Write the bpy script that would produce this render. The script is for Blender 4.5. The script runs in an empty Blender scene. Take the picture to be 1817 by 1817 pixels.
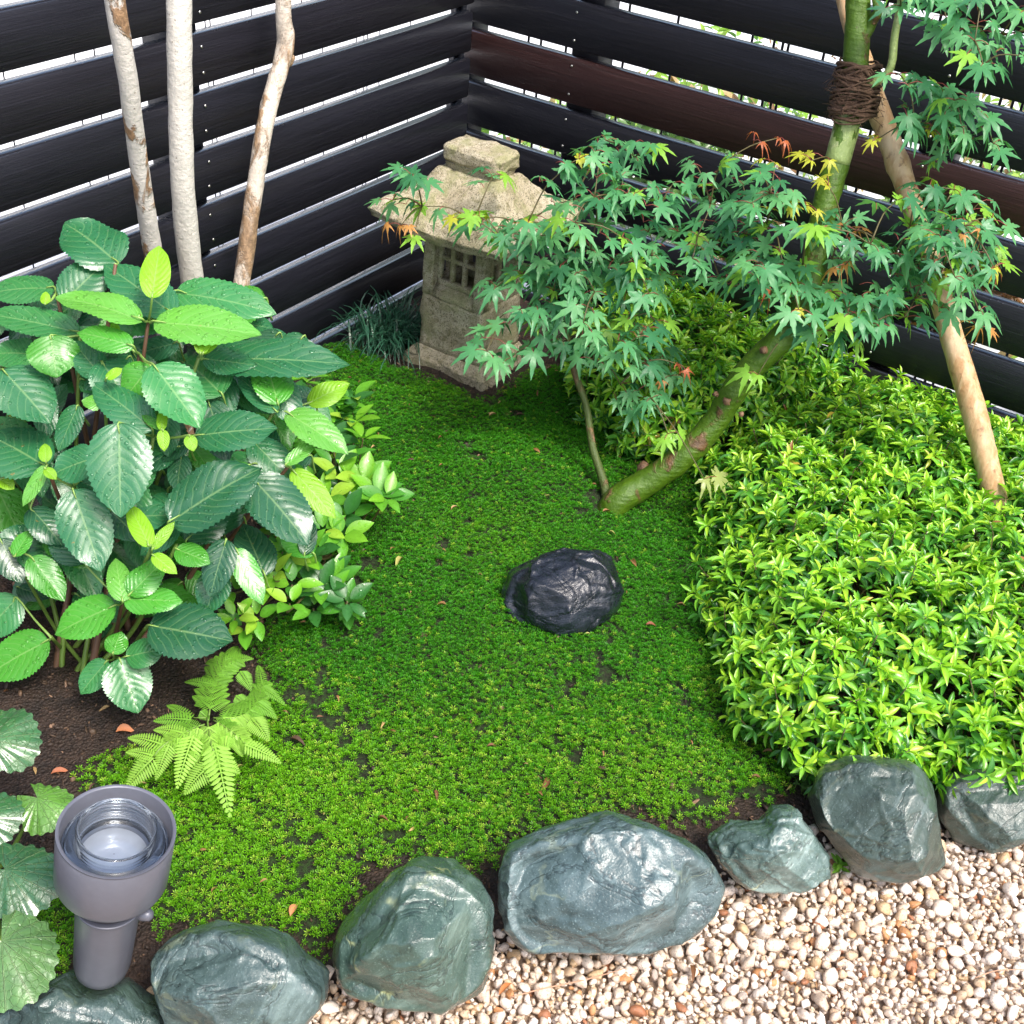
import bpy, math, random
import numpy as np
from mathutils import Vector, Matrix, noise

random.seed(7)
rng = np.random.default_rng(7)
scene = bpy.context.scene
COL = scene.collection

# ------------------------------------------------------------------ camera
CAM = np.array([-2.6733, -1.8283, 1.545])
PIT, ROL, YAW, FPX = 0.6299, 0.0993, 1.0367, 2240.3      # focal length in pixels of the 1817 px photograph
Fv = np.array([math.sin(YAW)*math.cos(PIT), math.cos(YAW)*math.cos(PIT), -math.sin(PIT)])
_r0 = np.array([math.cos(YAW), -math.sin(YAW), 0.0]); _u0 = np.cross(_r0, Fv)
Rv = math.cos(ROL)*_r0 + math.sin(ROL)*_u0
Uv = -math.sin(ROL)*_r0 + math.cos(ROL)*_u0
cd = bpy.data.cameras.new('camera'); cam = bpy.data.objects.new('camera', cd); COL.objects.link(cam)
cam.matrix_world = Matrix(((Rv[0], Uv[0], -Fv[0], CAM[0]), (Rv[1], Uv[1], -Fv[1], CAM[1]), (Rv[2], Uv[2], -Fv[2], CAM[2]), (0, 0, 0, 1)))
cd.sensor_width = 36; cd.lens = FPX/1817*36; cd.clip_start = 0.05; cd.clip_end = 300
scene.camera = cam

# ------------------------------------------------------------------ sky, sun, exposure
world = bpy.data.worlds.new('World'); scene.world = world; world.use_nodes = True
wt = world.node_tree; wt.nodes.clear()
sky = wt.nodes.new('ShaderNodeTexSky'); sky.sky_type = 'NISHITA'; sky.sun_disc = False
SUN_EL, SUN_AZ = math.radians(58), math.radians(200)      # azimuth clockwise from +y
sky.sun_elevation = SUN_EL; sky.sun_rotation = SUN_AZ
sky.air_density = 1.0; sky.dust_density = 4.0; sky.ozone_density = 1.0
bg = wt.nodes.new('ShaderNodeBackground'); bg.inputs['Strength'].default_value = 0.135
wo = wt.nodes.new('ShaderNodeOutputWorld')
wt.links.new(sky.outputs[0], bg.inputs[0]); wt.links.new(bg.outputs[0], wo.inputs[0])
sl = bpy.data.lights.new('sun', 'SUN'); sl.energy = 1.5; sl.angle = math.radians(15); sl.color = (1, 0.96, 0.9)
sun = bpy.data.objects.new('sun', sl); COL.objects.link(sun)
sd = Vector((math.sin(SUN_AZ)*math.cos(SUN_EL), math.cos(SUN_AZ)*math.cos(SUN_EL), math.sin(SUN_EL)))
sun.rotation_euler = sd.to_track_quat('Z', 'Y').to_euler(); sun.location = (-3, -6, 8)
scene.view_settings.view_transform = 'Standard'; scene.view_settings.look = 'None'
scene.view_settings.exposure = 1.36; scene.view_settings.gamma = 1.0; scene.view_settings.use_curve_mapping = False
scene.cycles.max_bounces = 8; scene.cycles.transparent_max_bounces = 8
scene.cycles.sample_clamp_indirect = 6

# ------------------------------------------------------------------ geometry of the place
def ray(px, py):
    return Fv + Rv*(px-908.5)/FPX - Uv*(py-908.5)/FPX
def atd(px, py, d): return CAM + d*ray(px, py)
def atz(px, py, z=0.0):
    r = ray(px, py); return CAM + r*((z-CAM[2])/r[2])
def aty(px, py, y):
    r = ray(px, py); return CAM + r*((y-CAM[1])/r[1])
def proj(P):
    d = np.asarray(P)-CAM; w = d@Fv
    return np.stack([908.5+FPX*(d@Rv)/w, 908.5-FPX*(d@Uv)/w, w], -1)
def nz(v):
    v = np.asarray(v, float); return v/(np.linalg.norm(v, axis=-1, keepdims=True)+1e-12)
def sstep(a, b, x):
    t = np.clip((np.asarray(x)-a)/(b-a), 0, 1); return t*t*(3-2*t)

# ------------------------------------------------------------------ object helpers
def tag(o, label=None, cat=None, group=None, kind=None):
    if label: o['label'] = label
    if cat: o['category'] = cat
    if group: o['group'] = group
    if kind: o['kind'] = kind
    return o
def empty(name, loc, label, cat, group=None):
    o = bpy.data.objects.new(name, None); COL.objects.link(o); o.location = Vector(loc)
    o.empty_display_size = 0.05
    return tag(o, label, cat, group)
def mesh(name, V, faces, mat=None, col=None, uv=None, smooth=True):
    """faces: list of (m,k) integer arrays or a list of index lists; col per vertex; uv per vertex"""
    me = bpy.data.meshes.new(name)
    V = np.asarray(V, np.float32)
    arrs = faces if isinstance(faces, tuple) else None
    if arrs is None:
        d = {}
        for f in faces: d.setdefault(len(f), []).append(f)
        arrs = tuple(np.array(v) for v in d.values())
    arrs = [a for a in arrs if len(a)]
    loops = np.concatenate([a.ravel() for a in arrs]).astype(np.int32)
    tot = np.concatenate([np.full(len(a), a.shape[1]) for a in arrs]).astype(np.int32)
    st = np.concatenate([[0], np.cumsum(tot)[:-1]]).astype(np.int32)
    me.vertices.add(len(V)); me.vertices.foreach_set('co', V.ravel())
    me.loops.add(len(loops)); me.loops.foreach_set('vertex_index', loops)
    me.polygons.add(len(tot)); me.polygons.foreach_set('loop_start', st); me.polygons.foreach_set('loop_total', tot)
    me.update(calc_edges=True)
    if smooth: me.polygons.foreach_set('use_smooth', np.ones(len(tot), bool))
    if col is not None:
        c = np.ones((len(V), 4), np.float32); c[:, :3] = np.asarray(col, np.float32)[..., :3]
        a = me.color_attributes.new('col', 'FLOAT_COLOR', 'POINT'); a.data.foreach_set('color', c.ravel())
    if uv is not None:
        u = me.uv_layers.new(name='UVMap'); u.data.foreach_set('uv', np.asarray(uv, np.float32)[loops].ravel())
    if mat: me.materials.append(mat)
    return me
def link(name, me, parent=None, M=None):
    o = bpy.data.objects.new(name, me); COL.objects.link(o)
    if parent is not None: o.parent = parent
    if M is not None: o.matrix_local = M
    return o
def part(name, V, F, mat, parent, base=None, **k):
    V = np.asarray(V, float)
    if base is not None: V = V-np.asarray(base)
    return link(name, mesh(name, V, F, mat, **k), parent)

class Nodes:
    def __init__(s, name):
        s.m = bpy.data.materials.new(name); s.m.use_nodes = True; s.t = s.m.node_tree; s.t.nodes.clear()
        s.out = s.t.nodes.new('ShaderNodeOutputMaterial')
    def n(s, typ, props=None, **inp):
        nd = s.t.nodes.new('ShaderNode'+typ)
        for k, v in (props or {}).items(): setattr(nd, k, v)
        for k, v in inp.items():
            key = int(k[1:]) if k[0] == 'i' and k[1:].isdigit() else k.replace('_', ' ')
            if v is None: continue
            if isinstance(v, bpy.types.NodeSocket): s.t.links.new(v, nd.inputs[key])
            else: nd.inputs[key].default_value = v
        return nd
    def math(s, op, a, b=None, c=None, clamp=False):
        return s.n('Math', {'operation': op, 'use_clamp': clamp}, i0=a, i1=b, i2=c).outputs[0]
    def mix(s, f, a, b, blend='MIX'):
        nd = s.n('Mix', {'data_type': 'RGBA', 'blend_type': blend}, i0=f)
        for k, v in ((6, a), (7, b)):
            if isinstance(v, bpy.types.NodeSocket): s.t.links.new(v, nd.inputs[k])
            else: nd.inputs[k].default_value = (*v, 1) if len(v) == 3 else v
        return nd.outputs[2]
    def noise(s, scale, detail=3, rough=.55, vec=None, dist=0):
        return s.n('TexNoise', Scale=scale, Detail=detail, Roughness=rough, Distortion=dist, Vector=vec)
    def ramp(s, f, a, b):       # linear 0..1 between a and b
        return s.n('MapRange', {'clamp': True, 'interpolation_type': 'SMOOTHSTEP'}, i0=f, i1=a, i2=b).outputs[0]
    def coord(s, which='Object'): return s.n('TexCoord').outputs[which]
    def scaled(s, v, sc): return s.n('Mapping', Vector=v, Scale=sc).outputs[0]
    def col(s): return s.n('Attribute', {'attribute_name': 'col'}).outputs['Color']
    def bump(s, h, dist, strength=1.0, normal=None): return s.n('Bump', Height=h, Distance=dist, Strength=strength, Normal=normal).outputs[0]
    def end(s, sh): s.t.links.new(sh, s.out.inputs[0]); return s.m

def leaf_material(name, rough=.3, trans=.25, veins=0.0, nveins=9, drops=0.0, coat=0.0, spec=.5):
    k = Nodes(name)
    base = k.col()
    pos = k.n('NewGeometry').outputs['Position']
    big = k.noise(35, 2, vec=pos).outputs[0]
    c = k.mix(k.ramp(big, .3, .75), base, k.mix(.35, base, (0.9, 1.0, 0.55), 'MULTIPLY'))
    nrm = None
    if veins > 0:
        sep = k.n('SeparateXYZ', Vector=k.coord('UV'))
        u = sep.outputs[0]; v = k.math('ABSOLUTE', k.math('MULTIPLY', k.math('SUBTRACT', sep.outputs[1], .5), 2.0))
        ph = k.math('MULTIPLY', k.math('SUBTRACT', u, k.math('MULTIPLY', k.math('POWER', v, 1.3), .33)), float(nveins))
        ph = k.math('ADD', ph, k.math('MULTIPLY', k.math('GREATER_THAN', sep.outputs[1], .5), .5)); ph = k.math('ADD', ph, k.math('MULTIPLY', k.noise(22, 2, vec=pos).outputs[0], 1.3))
        spot = k.ramp(k.noise(75, 3, .7, pos).outputs[0], .70, .76); c = k.mix(k.math('MULTIPLY', spot, .7), c, (.22, .14, .03))
        d = k.math('ABSOLUTE', k.math('SUBTRACT', k.math('FRACT', k.math('ADD', ph, 20.0)), .5))
        lat = k.math('SUBTRACT', 1.0, k.ramp(d, .015, .11))
        lat = k.math('MULTIPLY', lat, k.math('SUBTRACT', 1.0, k.ramp(v, .75, 1.0)))
        mid = k.math('SUBTRACT', 1.0, k.ramp(v, .012, .055))
        fine = k.n('TexVoronoi', {'feature': 'DISTANCE_TO_EDGE'}, Vector=pos, Scale=260.0).outputs[0]
        fine = k.ramp(fine, 0, .12)
        vein = k.math('MAXIMUM', mid, k.math('MULTIPLY', lat, .45))
        c = k.mix(k.math('MULTIPLY', vein, veins), c, (0.42, 0.62, 0.25))
        h = k.math('MULTIPLY', k.ramp(d, .0, .45), .8)
        h = k.math('ADD', h, k.math('MULTIPLY', fine, .12))
        nrm = k.bump(h, .0006, .7)
    else:
        nrm = k.bump(k.noise(300, 2, vec=pos).outputs[0], .0006, .5)
    ro = k.n('MapRange', i0=k.noise(50, 3, vec=pos).outputs[0], i1=.3, i2=.7, i3=max(.05, rough-.12), i4=rough+.15).outputs[0]
    if drops > 0:
        vo = k.n('TexVoronoi', Vector=pos, Scale=125.0)
        r = k.math('MULTIPLY', k.n('SeparateColor', i0=vo.outputs['Color']).outputs[0], .42)
        t = k.math('DIVIDE', vo.outputs['Distance'], k.math('ADD', r, .02))
        hh = k.math('SQRT', k.math('MAXIMUM', k.math('SUBTRACT', 1.0, k.math('MULTIPLY', t, t)), 0.0))
        hh = k.math('MULTIPLY', hh, k.math('ADD', r, .02))
        nrm = k.bump(hh, .0075*drops, 1.0, nrm)
        ro = k.n('Mix', i0=k.math('LESS_THAN', t, 1.0), i2=ro, i3=.06).outputs[0]
    b = k.n('BsdfPrincipled', Base_Color=c, Roughness=ro, Normal=nrm, IOR=1.45, Coat_Weight=coat, Coat_Roughness=.22, Specular_IOR_Level=spec).outputs[0]
    tr = k.n('BsdfTranslucent', Color=k.mix(1.0, c, (1.25, 1.3, .55), 'MULTIPLY'), Normal=nrm).outputs[0]
    return k.end(k.n('MixShader', i0=trans, i1=b, i2=tr).outputs[0])

def simple_material(name, color, rough=.5, metallic=0, nscale=40, bump=.0005, var=.25, coat=0):
    k = Nodes(name); co = k.coord('Object'); n = k.noise(nscale, 5, vec=co).outputs[0]
    c = k.mix(n, tuple(x*(1-var) for x in color), tuple(min(1, x*(1+var)) for x in color))
    return k.end(k.n('BsdfPrincipled', Base_Color=c, Roughness=rough, Metallic=metallic, Normal=k.bump(n, bump), Coat_Weight=coat).outputs[0])

# ------------------------------------------------------------------ shapes
def box(lo, hi, bev=0.0):
    lo, hi = np.array(lo, float), np.array(hi, float)
    if bev <= 0:
        V = np.array([[(lo, hi)[i][0], (lo, hi)[j][1], (lo, hi)[l][2]] for i in (0, 1) for j in (0, 1) for l in (0, 1)])
        F = [[0, 1, 3, 2], [4, 6, 7, 5], [0, 4, 5, 1], [2, 3, 7, 6], [0, 2, 6, 4], [1, 5, 7, 3]]
        return V, F
    V = []; idx = {}
    for i in (0, 1):
        for j in (0, 1):
            for l in (0, 1):
                c = np.array([(lo, hi)[i][0], (lo, hi)[j][1], (lo, hi)[l][2]]); s = np.array([1-2*i, 1-2*j, 1-2*l])*bev
                for a in range(3):
                    p = c+s; p[a] = c[a]; idx[(i, j, l, a)] = len(V); V.append(p)
    F = []
    for a in range(3):
        for side in (0, 1):
            b, c = [x for x in range(3) if x != a]
            q = []
            for (x, y) in ((0, 0), (1, 0), (1, 1), (0, 1)):
                t = [0, 0, 0]; t[a] = side; t[b] = x; t[c] = y; q.append(idx[(*t, a)])
            F.append(q)
    for a in range(3):
        b, c = [x for x in range(3) if x != a]
        for x in (0, 1):
            for y in (0, 1):
                t0 = [0, 0, 0]; t0[b] = x; t0[c] = y; t1 = list(t0); t1[a] = 1
                F.append([idx[(*t0, b)], idx[(*t1, b)], idx[(*t1, c)], idx[(*t0, c)]])
    for i in (0, 1):
        for j in (0, 1):
            for l in (0, 1): F.append([idx[(i, j, l, 0)], idx[(i, j, l, 1)], idx[(i, j, l, 2)]])
    V = np.array(V); ctr = (lo+hi)/2
    G = []
    for f in F:
        P = V[f]; n = np.cross(P[1]-P[0], P[2]-P[0])
        G.append(f if n@(P.mean(0)-ctr) > 0 else f[::-1])
    return V, G

def catmull(P, n):
    P = np.asarray(P, float); Q = np.vstack([2*P[0]-P[1], P, 2*P[-1]-P[-2]]); out = []
    for i in range(len(P)-1):
        a, b, c, d = Q[i:i+4]
        for t in np.linspace(0, 1, n, endpoint=False):
            out.append(.5*((2*b)+(-a+c)*t+(2*a-5*b+4*c-d)*t*t+(-a+3*b-3*c+d)*t**3))
    out.append(P[-1]); return np.array(out)
def tube(P, R, seg=8, sub=4, wob=0.0, seed=0, smoothed=True):
    P = np.asarray(P, float); R = np.asarray(R, float) if np.ndim(R) else np.full(len(P), R)
    if smoothed and len(P) > 2:
        X = catmull(np.hstack([P, R[:, None]]), sub); P, R = X[:, :3], np.maximum(X[:, 3], 1e-4)
    T = nz(np.gradient(P, axis=0)); up = np.array([0, 0, 1.]) if abs(T[0][2]) < .9 else np.array([1., 0, 0])
    N = nz(np.cross(T[0], up)); V = []
    rr = np.random.default_rng(seed)
    for i in range(len(P)):
        N = nz(N-T[i]*(N@T[i])); B = np.cross(T[i], N)
        a = np.arange(seg)*2*np.pi/seg
        w = 1+wob*np.array([noise.noise(Vector((math.cos(t)*1.2+seed, math.sin(t)*1.2, i*.45))) for t in a]) if wob else 1
        V.append(P[i]+(N*np.cos(a)[:, None]+B*np.sin(a)[:, None])*R[i]*(w[:, None] if wob else 1))
    n = len(P); V = np.vstack(V+[P[0:1], P[-1:]])
    i = np.arange(n-1)[:, None]*seg; j = np.arange(seg)[None]; k = (j+1) % seg
    Q = np.stack([i+j, i+k, i+seg+k, i+seg+j], -1).reshape(-1, 4)
    e = np.arange(seg); T0 = np.stack([np.full(seg, n*seg), (e+1) % seg, e], -1); T1 = np.stack([np.full(seg, n*seg+1), (n-1)*seg+e, (n-1)*seg+(e+1) % seg], -1)
    return V, (Q, np.vstack([T0, T1]))
def merge(items):
    """items of (V, faces) -> one; faces a tuple of arrays or list of lists"""
    Vs, D, off = [], {}, 0
    for V, F in items:
        for a in (F if isinstance(F, tuple) else [np.array([f]) for f in F]):
            if len(a): D.setdefault(a.shape[1], []).append(np.asarray(a)+off)
        Vs.append(V); off += len(V)
    return np.vstack(Vs), tuple(np.vstack(v) for v in D.values())
def stamp(T, F, M, P, C=None):
    """template verts T, faces tuple F, matrices M (n,3,3), positions P (n,3) -> joined arrays"""
    n, t = len(P), len(T)
    V = (np.einsum('nij,tj->nti', M, T)+P[:, None]).reshape(-1, 3)
    off = (np.arange(n)*t)[:, None, None]
    Fs = tuple((a[None]+off).reshape(-1, a.shape[1]) for a in F)
    return V, Fs
_ico = {}
def ico(sub):
    if sub in _ico: return _ico[sub]
    import bmesh
    bm = bmesh.new(); bmesh.ops.create_icosphere(bm, subdivisions=sub, radius=1)
    V = np.array([v.co[:] for v in bm.verts]); F = np.array([[v.index for v in f.verts] for f in bm.faces]); bm.free()
    _ico[sub] = (V, F); return V, F
def inside(poly, X, Y):
    poly = np.asarray(poly); X = np.asarray(X, float); Y = np.asarray(Y, float); r = np.zeros(X.shape, bool)
    for (x0, y0), (x1, y1) in zip(poly, np.roll(poly, -1, 0)):
        c = ((y0 > Y) != (y1 > Y)) & (X < (x1-x0)*(Y-y0)/(y1-y0+1e-12)+x0); r ^= c
    return r
def polydist(poly, X, Y, closed=True):
    poly = np.asarray(poly, float); d = np.full(np.shape(X), 1e9)
    Q = np.roll(poly, -1, 0) if closed else poly[1:]
    for a, b in zip(poly if closed else poly[:-1], Q):
        e = b-a; t = np.clip(((X-a[0])*e[0]+(Y-a[1])*e[1])/(e@e+1e-12), 0, 1)
        d = np.minimum(d, np.hypot(X-a[0]-t*e[0], Y-a[1]-t*e[1]))
    return d
# cheap vectorised value noise
_perm = np.random.default_rng(3).random((64, 64, 64)).astype(np.float32)
def vnoise(P, scale):
    P = np.asarray(P)*scale; i = np.floor(P).astype(int); f = P-i; f = f*f*(3-2*f); r = 0
    for a in (0, 1):
        for b in (0, 1):
            for c in (0, 1):
                w = (f[..., 0] if a else 1-f[..., 0])*(f[..., 1] if b else 1-f[..., 1])*(f[..., 2] if c else 1-f[..., 2])
                r = r+w*_perm[(i[..., 0]+a) % 64, (i[..., 1]+b) % 64, (i[..., 2]+c) % 64]
    return r*2-1
def fbm(P, scale, o=4):
    return sum(vnoise(np.asarray(P)+7.3*k, scale*2**k)/2**k for k in range(o))
def v2(x, y, s, z=0.0): return vnoise(np.stack([x, y, np.full(np.shape(x), z)], -1), s)

# ------------------------------------------------------------------ ground shapes
ROCKLINE = np.array([atz(px, py, 0)[:2] for px, py in ((-260, 1800), (60, 1800), (420, 1740), (730, 1670), (1085, 1580), (1365, 1510), (1560, 1470), (1745, 1430), (2050, 1380), (2500, 1250))])
BEDPOLY = np.vstack([ROCKLINE, [[0.0, -3.9], [0.0, 0.0], [-4.2, 0.0]]])
def in_bed(x, y): return inside(BEDPOLY, x, y)
def bed_height(x, y):
    d = polydist(ROCKLINE, x, y, closed=False)*np.where(in_bed(x, y), 1, -1)
    edge = sstep(-.05, .07, d)
    c = np.exp(-(((x+.85)/.5)**2+((y+.75)/.45)**2))
    return -.05*(1-edge)+edge*(.035*c+.012*v2(x, y, 4)+.006*v2(x, y, 14, 3))

# ------------------------------------------------------------------ materials of the setting
def soil_material():
    k = Nodes('soil'); co = k.coord('Object')
    n = k.noise(30, 8, .7, co).outputs[0]; v = k.n('TexVoronoi', Vector=co, Scale=220.0).outputs[0]
    c = k.mix(k.ramp(n, .3, .7), (.012, .007, .005), (.045, .026, .017))
    c = k.mix(k.math('MULTIPLY', k.ramp(k.noise(120, 3, vec=co).outputs[0], .62, .7), .5), c, (.12, .07, .045))
    h = k.math('ADD', n, k.math('MULTIPLY', v, .4))
    return k.end(k.n('BsdfPrincipled', Base_Color=c, Roughness=.6, Normal=k.bump(h, .012)).outputs[0])
def gravel_base_material():
    k = Nodes('gravel_bed'); co = k.coord('Object'); n = k.noise(80, 6, .7, co).outputs[0]
    c = k.mix(n, (.22, .15, .10), (.45, .34, .25))
    return k.end(k.n('BsdfPrincipled', Base_Color=c, Roughness=.8, Normal=k.bump(n, .006)).outputs[0])
def concrete_material():
    k = Nodes('pale_concrete'); co = k.coord('Object'); n = k.noise(6, 8, .65, co).outputs[0]
    c = k.mix(n, (.62, .62, .63), (.8, .8, .8))
    return k.end(k.n('BsdfPrincipled', Base_Color=c, Roughness=.6, Normal=k.bump(n, .004)).outputs[0])

# ------------------------------------------------------------------ ground sheets
conc = concrete_material()
g = np.linspace(-1, 1, 41); g = np.sign(g)*np.abs(g)**2*60
X, Y = np.meshgrid(g, g); n = len(g); idx = np.arange(n*n).reshape(n, n)
quads = lambda idx: np.stack([idx[:-1, :-1], idx[:-1, 1:], idx[1:, 1:], idx[1:, :-1]], -1).reshape(-1, 4)
o = link('ground', mesh('ground', np.stack([X, Y, np.full_like(X, -.13)], -1).reshape(-1, 3), (quads(idx),), conc)); tag(o, kind='structure')
xs = np.linspace(-4.2, -.002, 240); ys = np.linspace(-3.9, -.002, 240)
X, Y = np.meshgrid(xs, ys); Z = bed_height(X, Y); idx = np.arange(X.size).reshape(X.shape)
o = link('soil', mesh('soil', np.stack([X, Y, Z], -1).reshape(-1, 3), (quads(idx),), soil_material())); tag(o, kind='structure')
X, Y = np.meshgrid(np.linspace(-6, 0, 30), np.linspace(-6, -.9, 30)); idx = np.arange(X.size).reshape(X.shape)
o = link('gravel_bed', mesh('gravel_bed', np.stack([X, Y, np.full_like(X, -.046)], -1).reshape(-1, 3), (quads(idx),), gravel_base_material())); tag(o, kind='structure')

# ------------------------------------------------------------------ fences
def wood_material(name, tone):
    k = Nodes(name); co = k.coord('Object')
    g1 = k.noise(1.0, 8, .65, k.scaled(co, (3.5, 3.5, 210)), .1).outputs[0]
    g2 = k.noise(1.0, 6, .6, k.scaled(co, (8, 8, 260))).outputs[0]
    oi = k.n('ObjectInfo').outputs['Random']
    a = tuple(x*.7 for x in tone); b = tuple(x*1.35 for x in tone)
    c = k.mix(k.ramp(g1, .3, .7), a, b)
    c = k.mix(k.math('MULTIPLY', k.ramp(oi, .4, 1.0), .5), c, k.mix(.5, c, (.022, .010, .010)))
    kn = k.n('TexVoronoi', Vector=k.scaled(co, (2.4, 2.4, 6.0)), Scale=1.0).outputs[0]
    c = k.mix(k.math('SUBTRACT', 1.0, k.ramp(kn, .03, .09)), c, (.004, .003, .003))
    h = k.math('ADD', k.math('MULTIPLY', g1, .6), k.math('MULTIPLY', g2, .5))
    dr = k.n('TexVoronoi', Vector=k.n('NewGeometry').outputs['Position'], Scale=110.0).outputs[0]
    d = k.math('SUBTRACT', 1.0, k.ramp(dr, .1, .3))
    nrm = k.bump(h, .0016)
    up = k.n('SeparateXYZ', Vector=k.n('NewGeometry').outputs['Normal']).outputs[2]
    nrm = k.bump(k.math('MULTIPLY', d, k.ramp(up, .3, .8)), .002, 1.0, nrm)
    ro = k.n('MapRange', i0=g1, i1=.3, i2=.7, i3=.42, i4=.6).outputs[0]
    return k.end(k.n('BsdfPrincipled', Base_Color=c, Roughness=ro, Normal=nrm, Coat_Weight=k.math('ADD', .04, k.math('MULTIPLY', k.ramp(up, .2, .8), .96)), Coat_Roughness=.16, Coat_IOR=1.75).outputs[0])
wood = wood_material('dark_stained_wood', (.0062, .0066, .0120))
wood_red = wood_material('red_brown_stained_wood', (.030, .010, .009))
screw_m = simple_material('screw_metal', (.55, .55, .52), .3, 1)
LEN = 4.2
def fence(side, ztop0, pitch, k0, k1, posts, gap, label):
    root = empty('slat_fence', (0, 0, 0) if side == 'L' else (0, -.001, 0), label, 'fence')
    W = lambda u, t, z: (-u, t, z) if side == 'L' else (t, -u, z)   # u along, t thickness outwards
    for k in range(k0, k1):
        zt = ztop0-k*pitch; zb = zt-(pitch-gap)
        if zt < .05: zb = -.11
        dt = random.uniform(-.0015, .0015); u0 = .0005 if side == 'L' else -.03
        a = np.array(W(u0, .0+dt+.002, zb)); b = np.array(W(LEN, .030+dt+.002, zt))
        V, F = box(np.minimum(a, b), np.maximum(a, b), .0045)
        # small sag and twist along the length
        V = V.copy(); mid = (V.min(0)+V.max(0))/2; V0 = V-mid
        oo = link('plank', mesh('plank', V0, F, wood_red if (side == 'R' and k == 1) else wood, smooth=False), root)
        oo.location = Vector(mid)+Vector((0, 0, random.uniform(-.0012, .0012)))
        ang = random.uniform(-.0012, .0012)
        oo.rotation_euler = (0, ang, 0) if side == 'L' else (ang, 0, 0)
        if side == 'R' and k == 1: oo['label'] = 'red brown plank'
    top = ztop0-k0*pitch+.01
    for u, w in posts:
        a = np.array(W(u-w/2, .036, -.1)); b = np.array(W(u+w/2, .036+.075, top))
        V, F = box(np.minimum(a, b), np.maximum(a, b), .003); part('post', V, F, wood, root, smooth=False)
    # screw heads: shared mesh
    a = np.arange(8)*np.pi/4; Vs = np.vstack([np.c_[np.cos(a)*.0032, np.sin(a)*.0032, a*0], np.c_[np.cos(a)*.0026, np.sin(a)*.0026, a*0+.001], [[0, 0, .0006]]])
    Fs = [[i, (i+1) % 8, 8+(i+1) % 8, 8+i] for i in range(8)]+[[8+i, 8+(i+1) % 8, 16] for i in range(8)]
    me = mesh('screw', Vs, Fs, screw_m, smooth=False)
    for u, w in posts[1:]:
        for k in range(k0, k1):
            zt = ztop0-k*pitch; zb = zt-(pitch-gap)
            if zb < 0: continue
            for z in (zt-.022, zb+.022):
                p = Vector(W(u+random.uniform(-.004, .004)-.01, -.0005, z+random.uniform(-.003, .003)))
                R = Matrix.Rotation(math.pi/2, 4, 'X') if side == 'L' else Matrix.Rotation(-math.pi/2, 4, 'Y')
                link('screw', me, root, Matrix.Translation(p)@R)
    return root
fence('L', .6987, .115, -9, 7, [(-.085, .07), (.93, .075), (1.83, .075), (2.73, .075), (3.63, .075)], 17.5e-3, 'black stained slat fence on the left behind the three pale trunks')
fence('R', .7809, .1281, -8, 7, [(-.085, .01), (.30, .075), (1.175, .075), (2.05, .075), (2.95, .075)], 18e-3, 'black stained slat fence on the right behind the maple and azalea')

# things seen through the gaps
def rods(name, u0, u1, step, r, side, off, label, cat, m, z0, z1, jit=0, rails=()):
    items = []; u = u0
    while u < u1:
        j = random.uniform(-jit, jit); jx = random.uniform(-jit, jit)
        a = (-u+j, off+jx, z0) if side == 'L' else (off+jx, -u+j, z0); b = (-u+j, off+jx, z1) if side == 'L' else (off+jx, -u+j, z1)
        items.append(tube([a, b], r, 5, 1, smoothed=False)); u += step*random.choice((.3, .6, 1, 1.5, 2.6, 3.4))
    for z in rails:
        a = (-u0, off+.012, z) if side == 'L' else (off+.012, -u0, z); b = (-u1, off+.012, z) if side == 'L' else (off+.012, -u1, z)
        items.append(tube([a, b], r*1.2, 5, 1, smoothed=False))
    V, F = merge(items)
    root = empty(name, (0, 0, z0), label, cat); pt = part('wire_rods', V, F, m, root, (0, 0, z0)); tag(pt, kind='stuff')
dark_metal = simple_material('dark_metal', (.03, .03, .03), .5, .4)
rods('wire_fence', .05, 4.2, .047, .0014, 'L', .16, 'thin wire fence just outside the left slat fence', 'fence', dark_metal, -.13, 1.5, 0, (.2, .7, 1.2))
rods('picket_fence', .05, 4.2, .055, .0035, 'R', .17, 'dark picket fence just outside the right slat fence', 'fence', dark_metal, -.13, 1.5, .010, (.15, .65, 1.1))
# pale wall on the far side of the lane
wallm = conc
for nm, lo, hi, lab in (('boundary_wall', (-6, 3.0, -.13), (3.4, 3.15, 1.3), 'pale rendered wall beyond the left fence'),):
    V, F = box(lo, hi, .01); o = link(nm, mesh(nm, V, F, wallm, smooth=False)); tag(o, lab, 'wall')

# ------------------------------------------------------------------ stone lantern
def sandstone():
    k = Nodes('weathered_sandstone'); co = k.n('NewGeometry').outputs['Position']
    a = k.noise(9, 6, .65, co).outputs[0]; b = k.noise(70, 5, .7, co).outputs[0]; s = k.noise(330, 2, .5, co).outputs[0]
    c = k.mix(k.ramp(a, .3, .7), (.37, .315, .215), (.53, .475, .355))
    c = k.mix(k.math('MULTIPLY', k.ramp(b, .46, .66), .8), c, (.19, .17, .08))
    c = k.mix(k.math('MULTIPLY', k.ramp(s, .54, .64), .85), c, (.09, .08, .045))
    c = k.mix(k.math('MULTIPLY', k.ramp(k.noise(14, 5, .65, vec=co).outputs[0], .46, .62), .6), c, (.25, .26, .11))
    h = k.math('ADD', k.math('MULTIPLY', b, .6), k.math('MULTIPLY', s, .45))
    return k.end(k.n('BsdfPrincipled', Base_Color=c, Roughness=.75, Normal=k.bump(h, .005)).outputs[0])
stone_m = sandstone()
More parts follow.
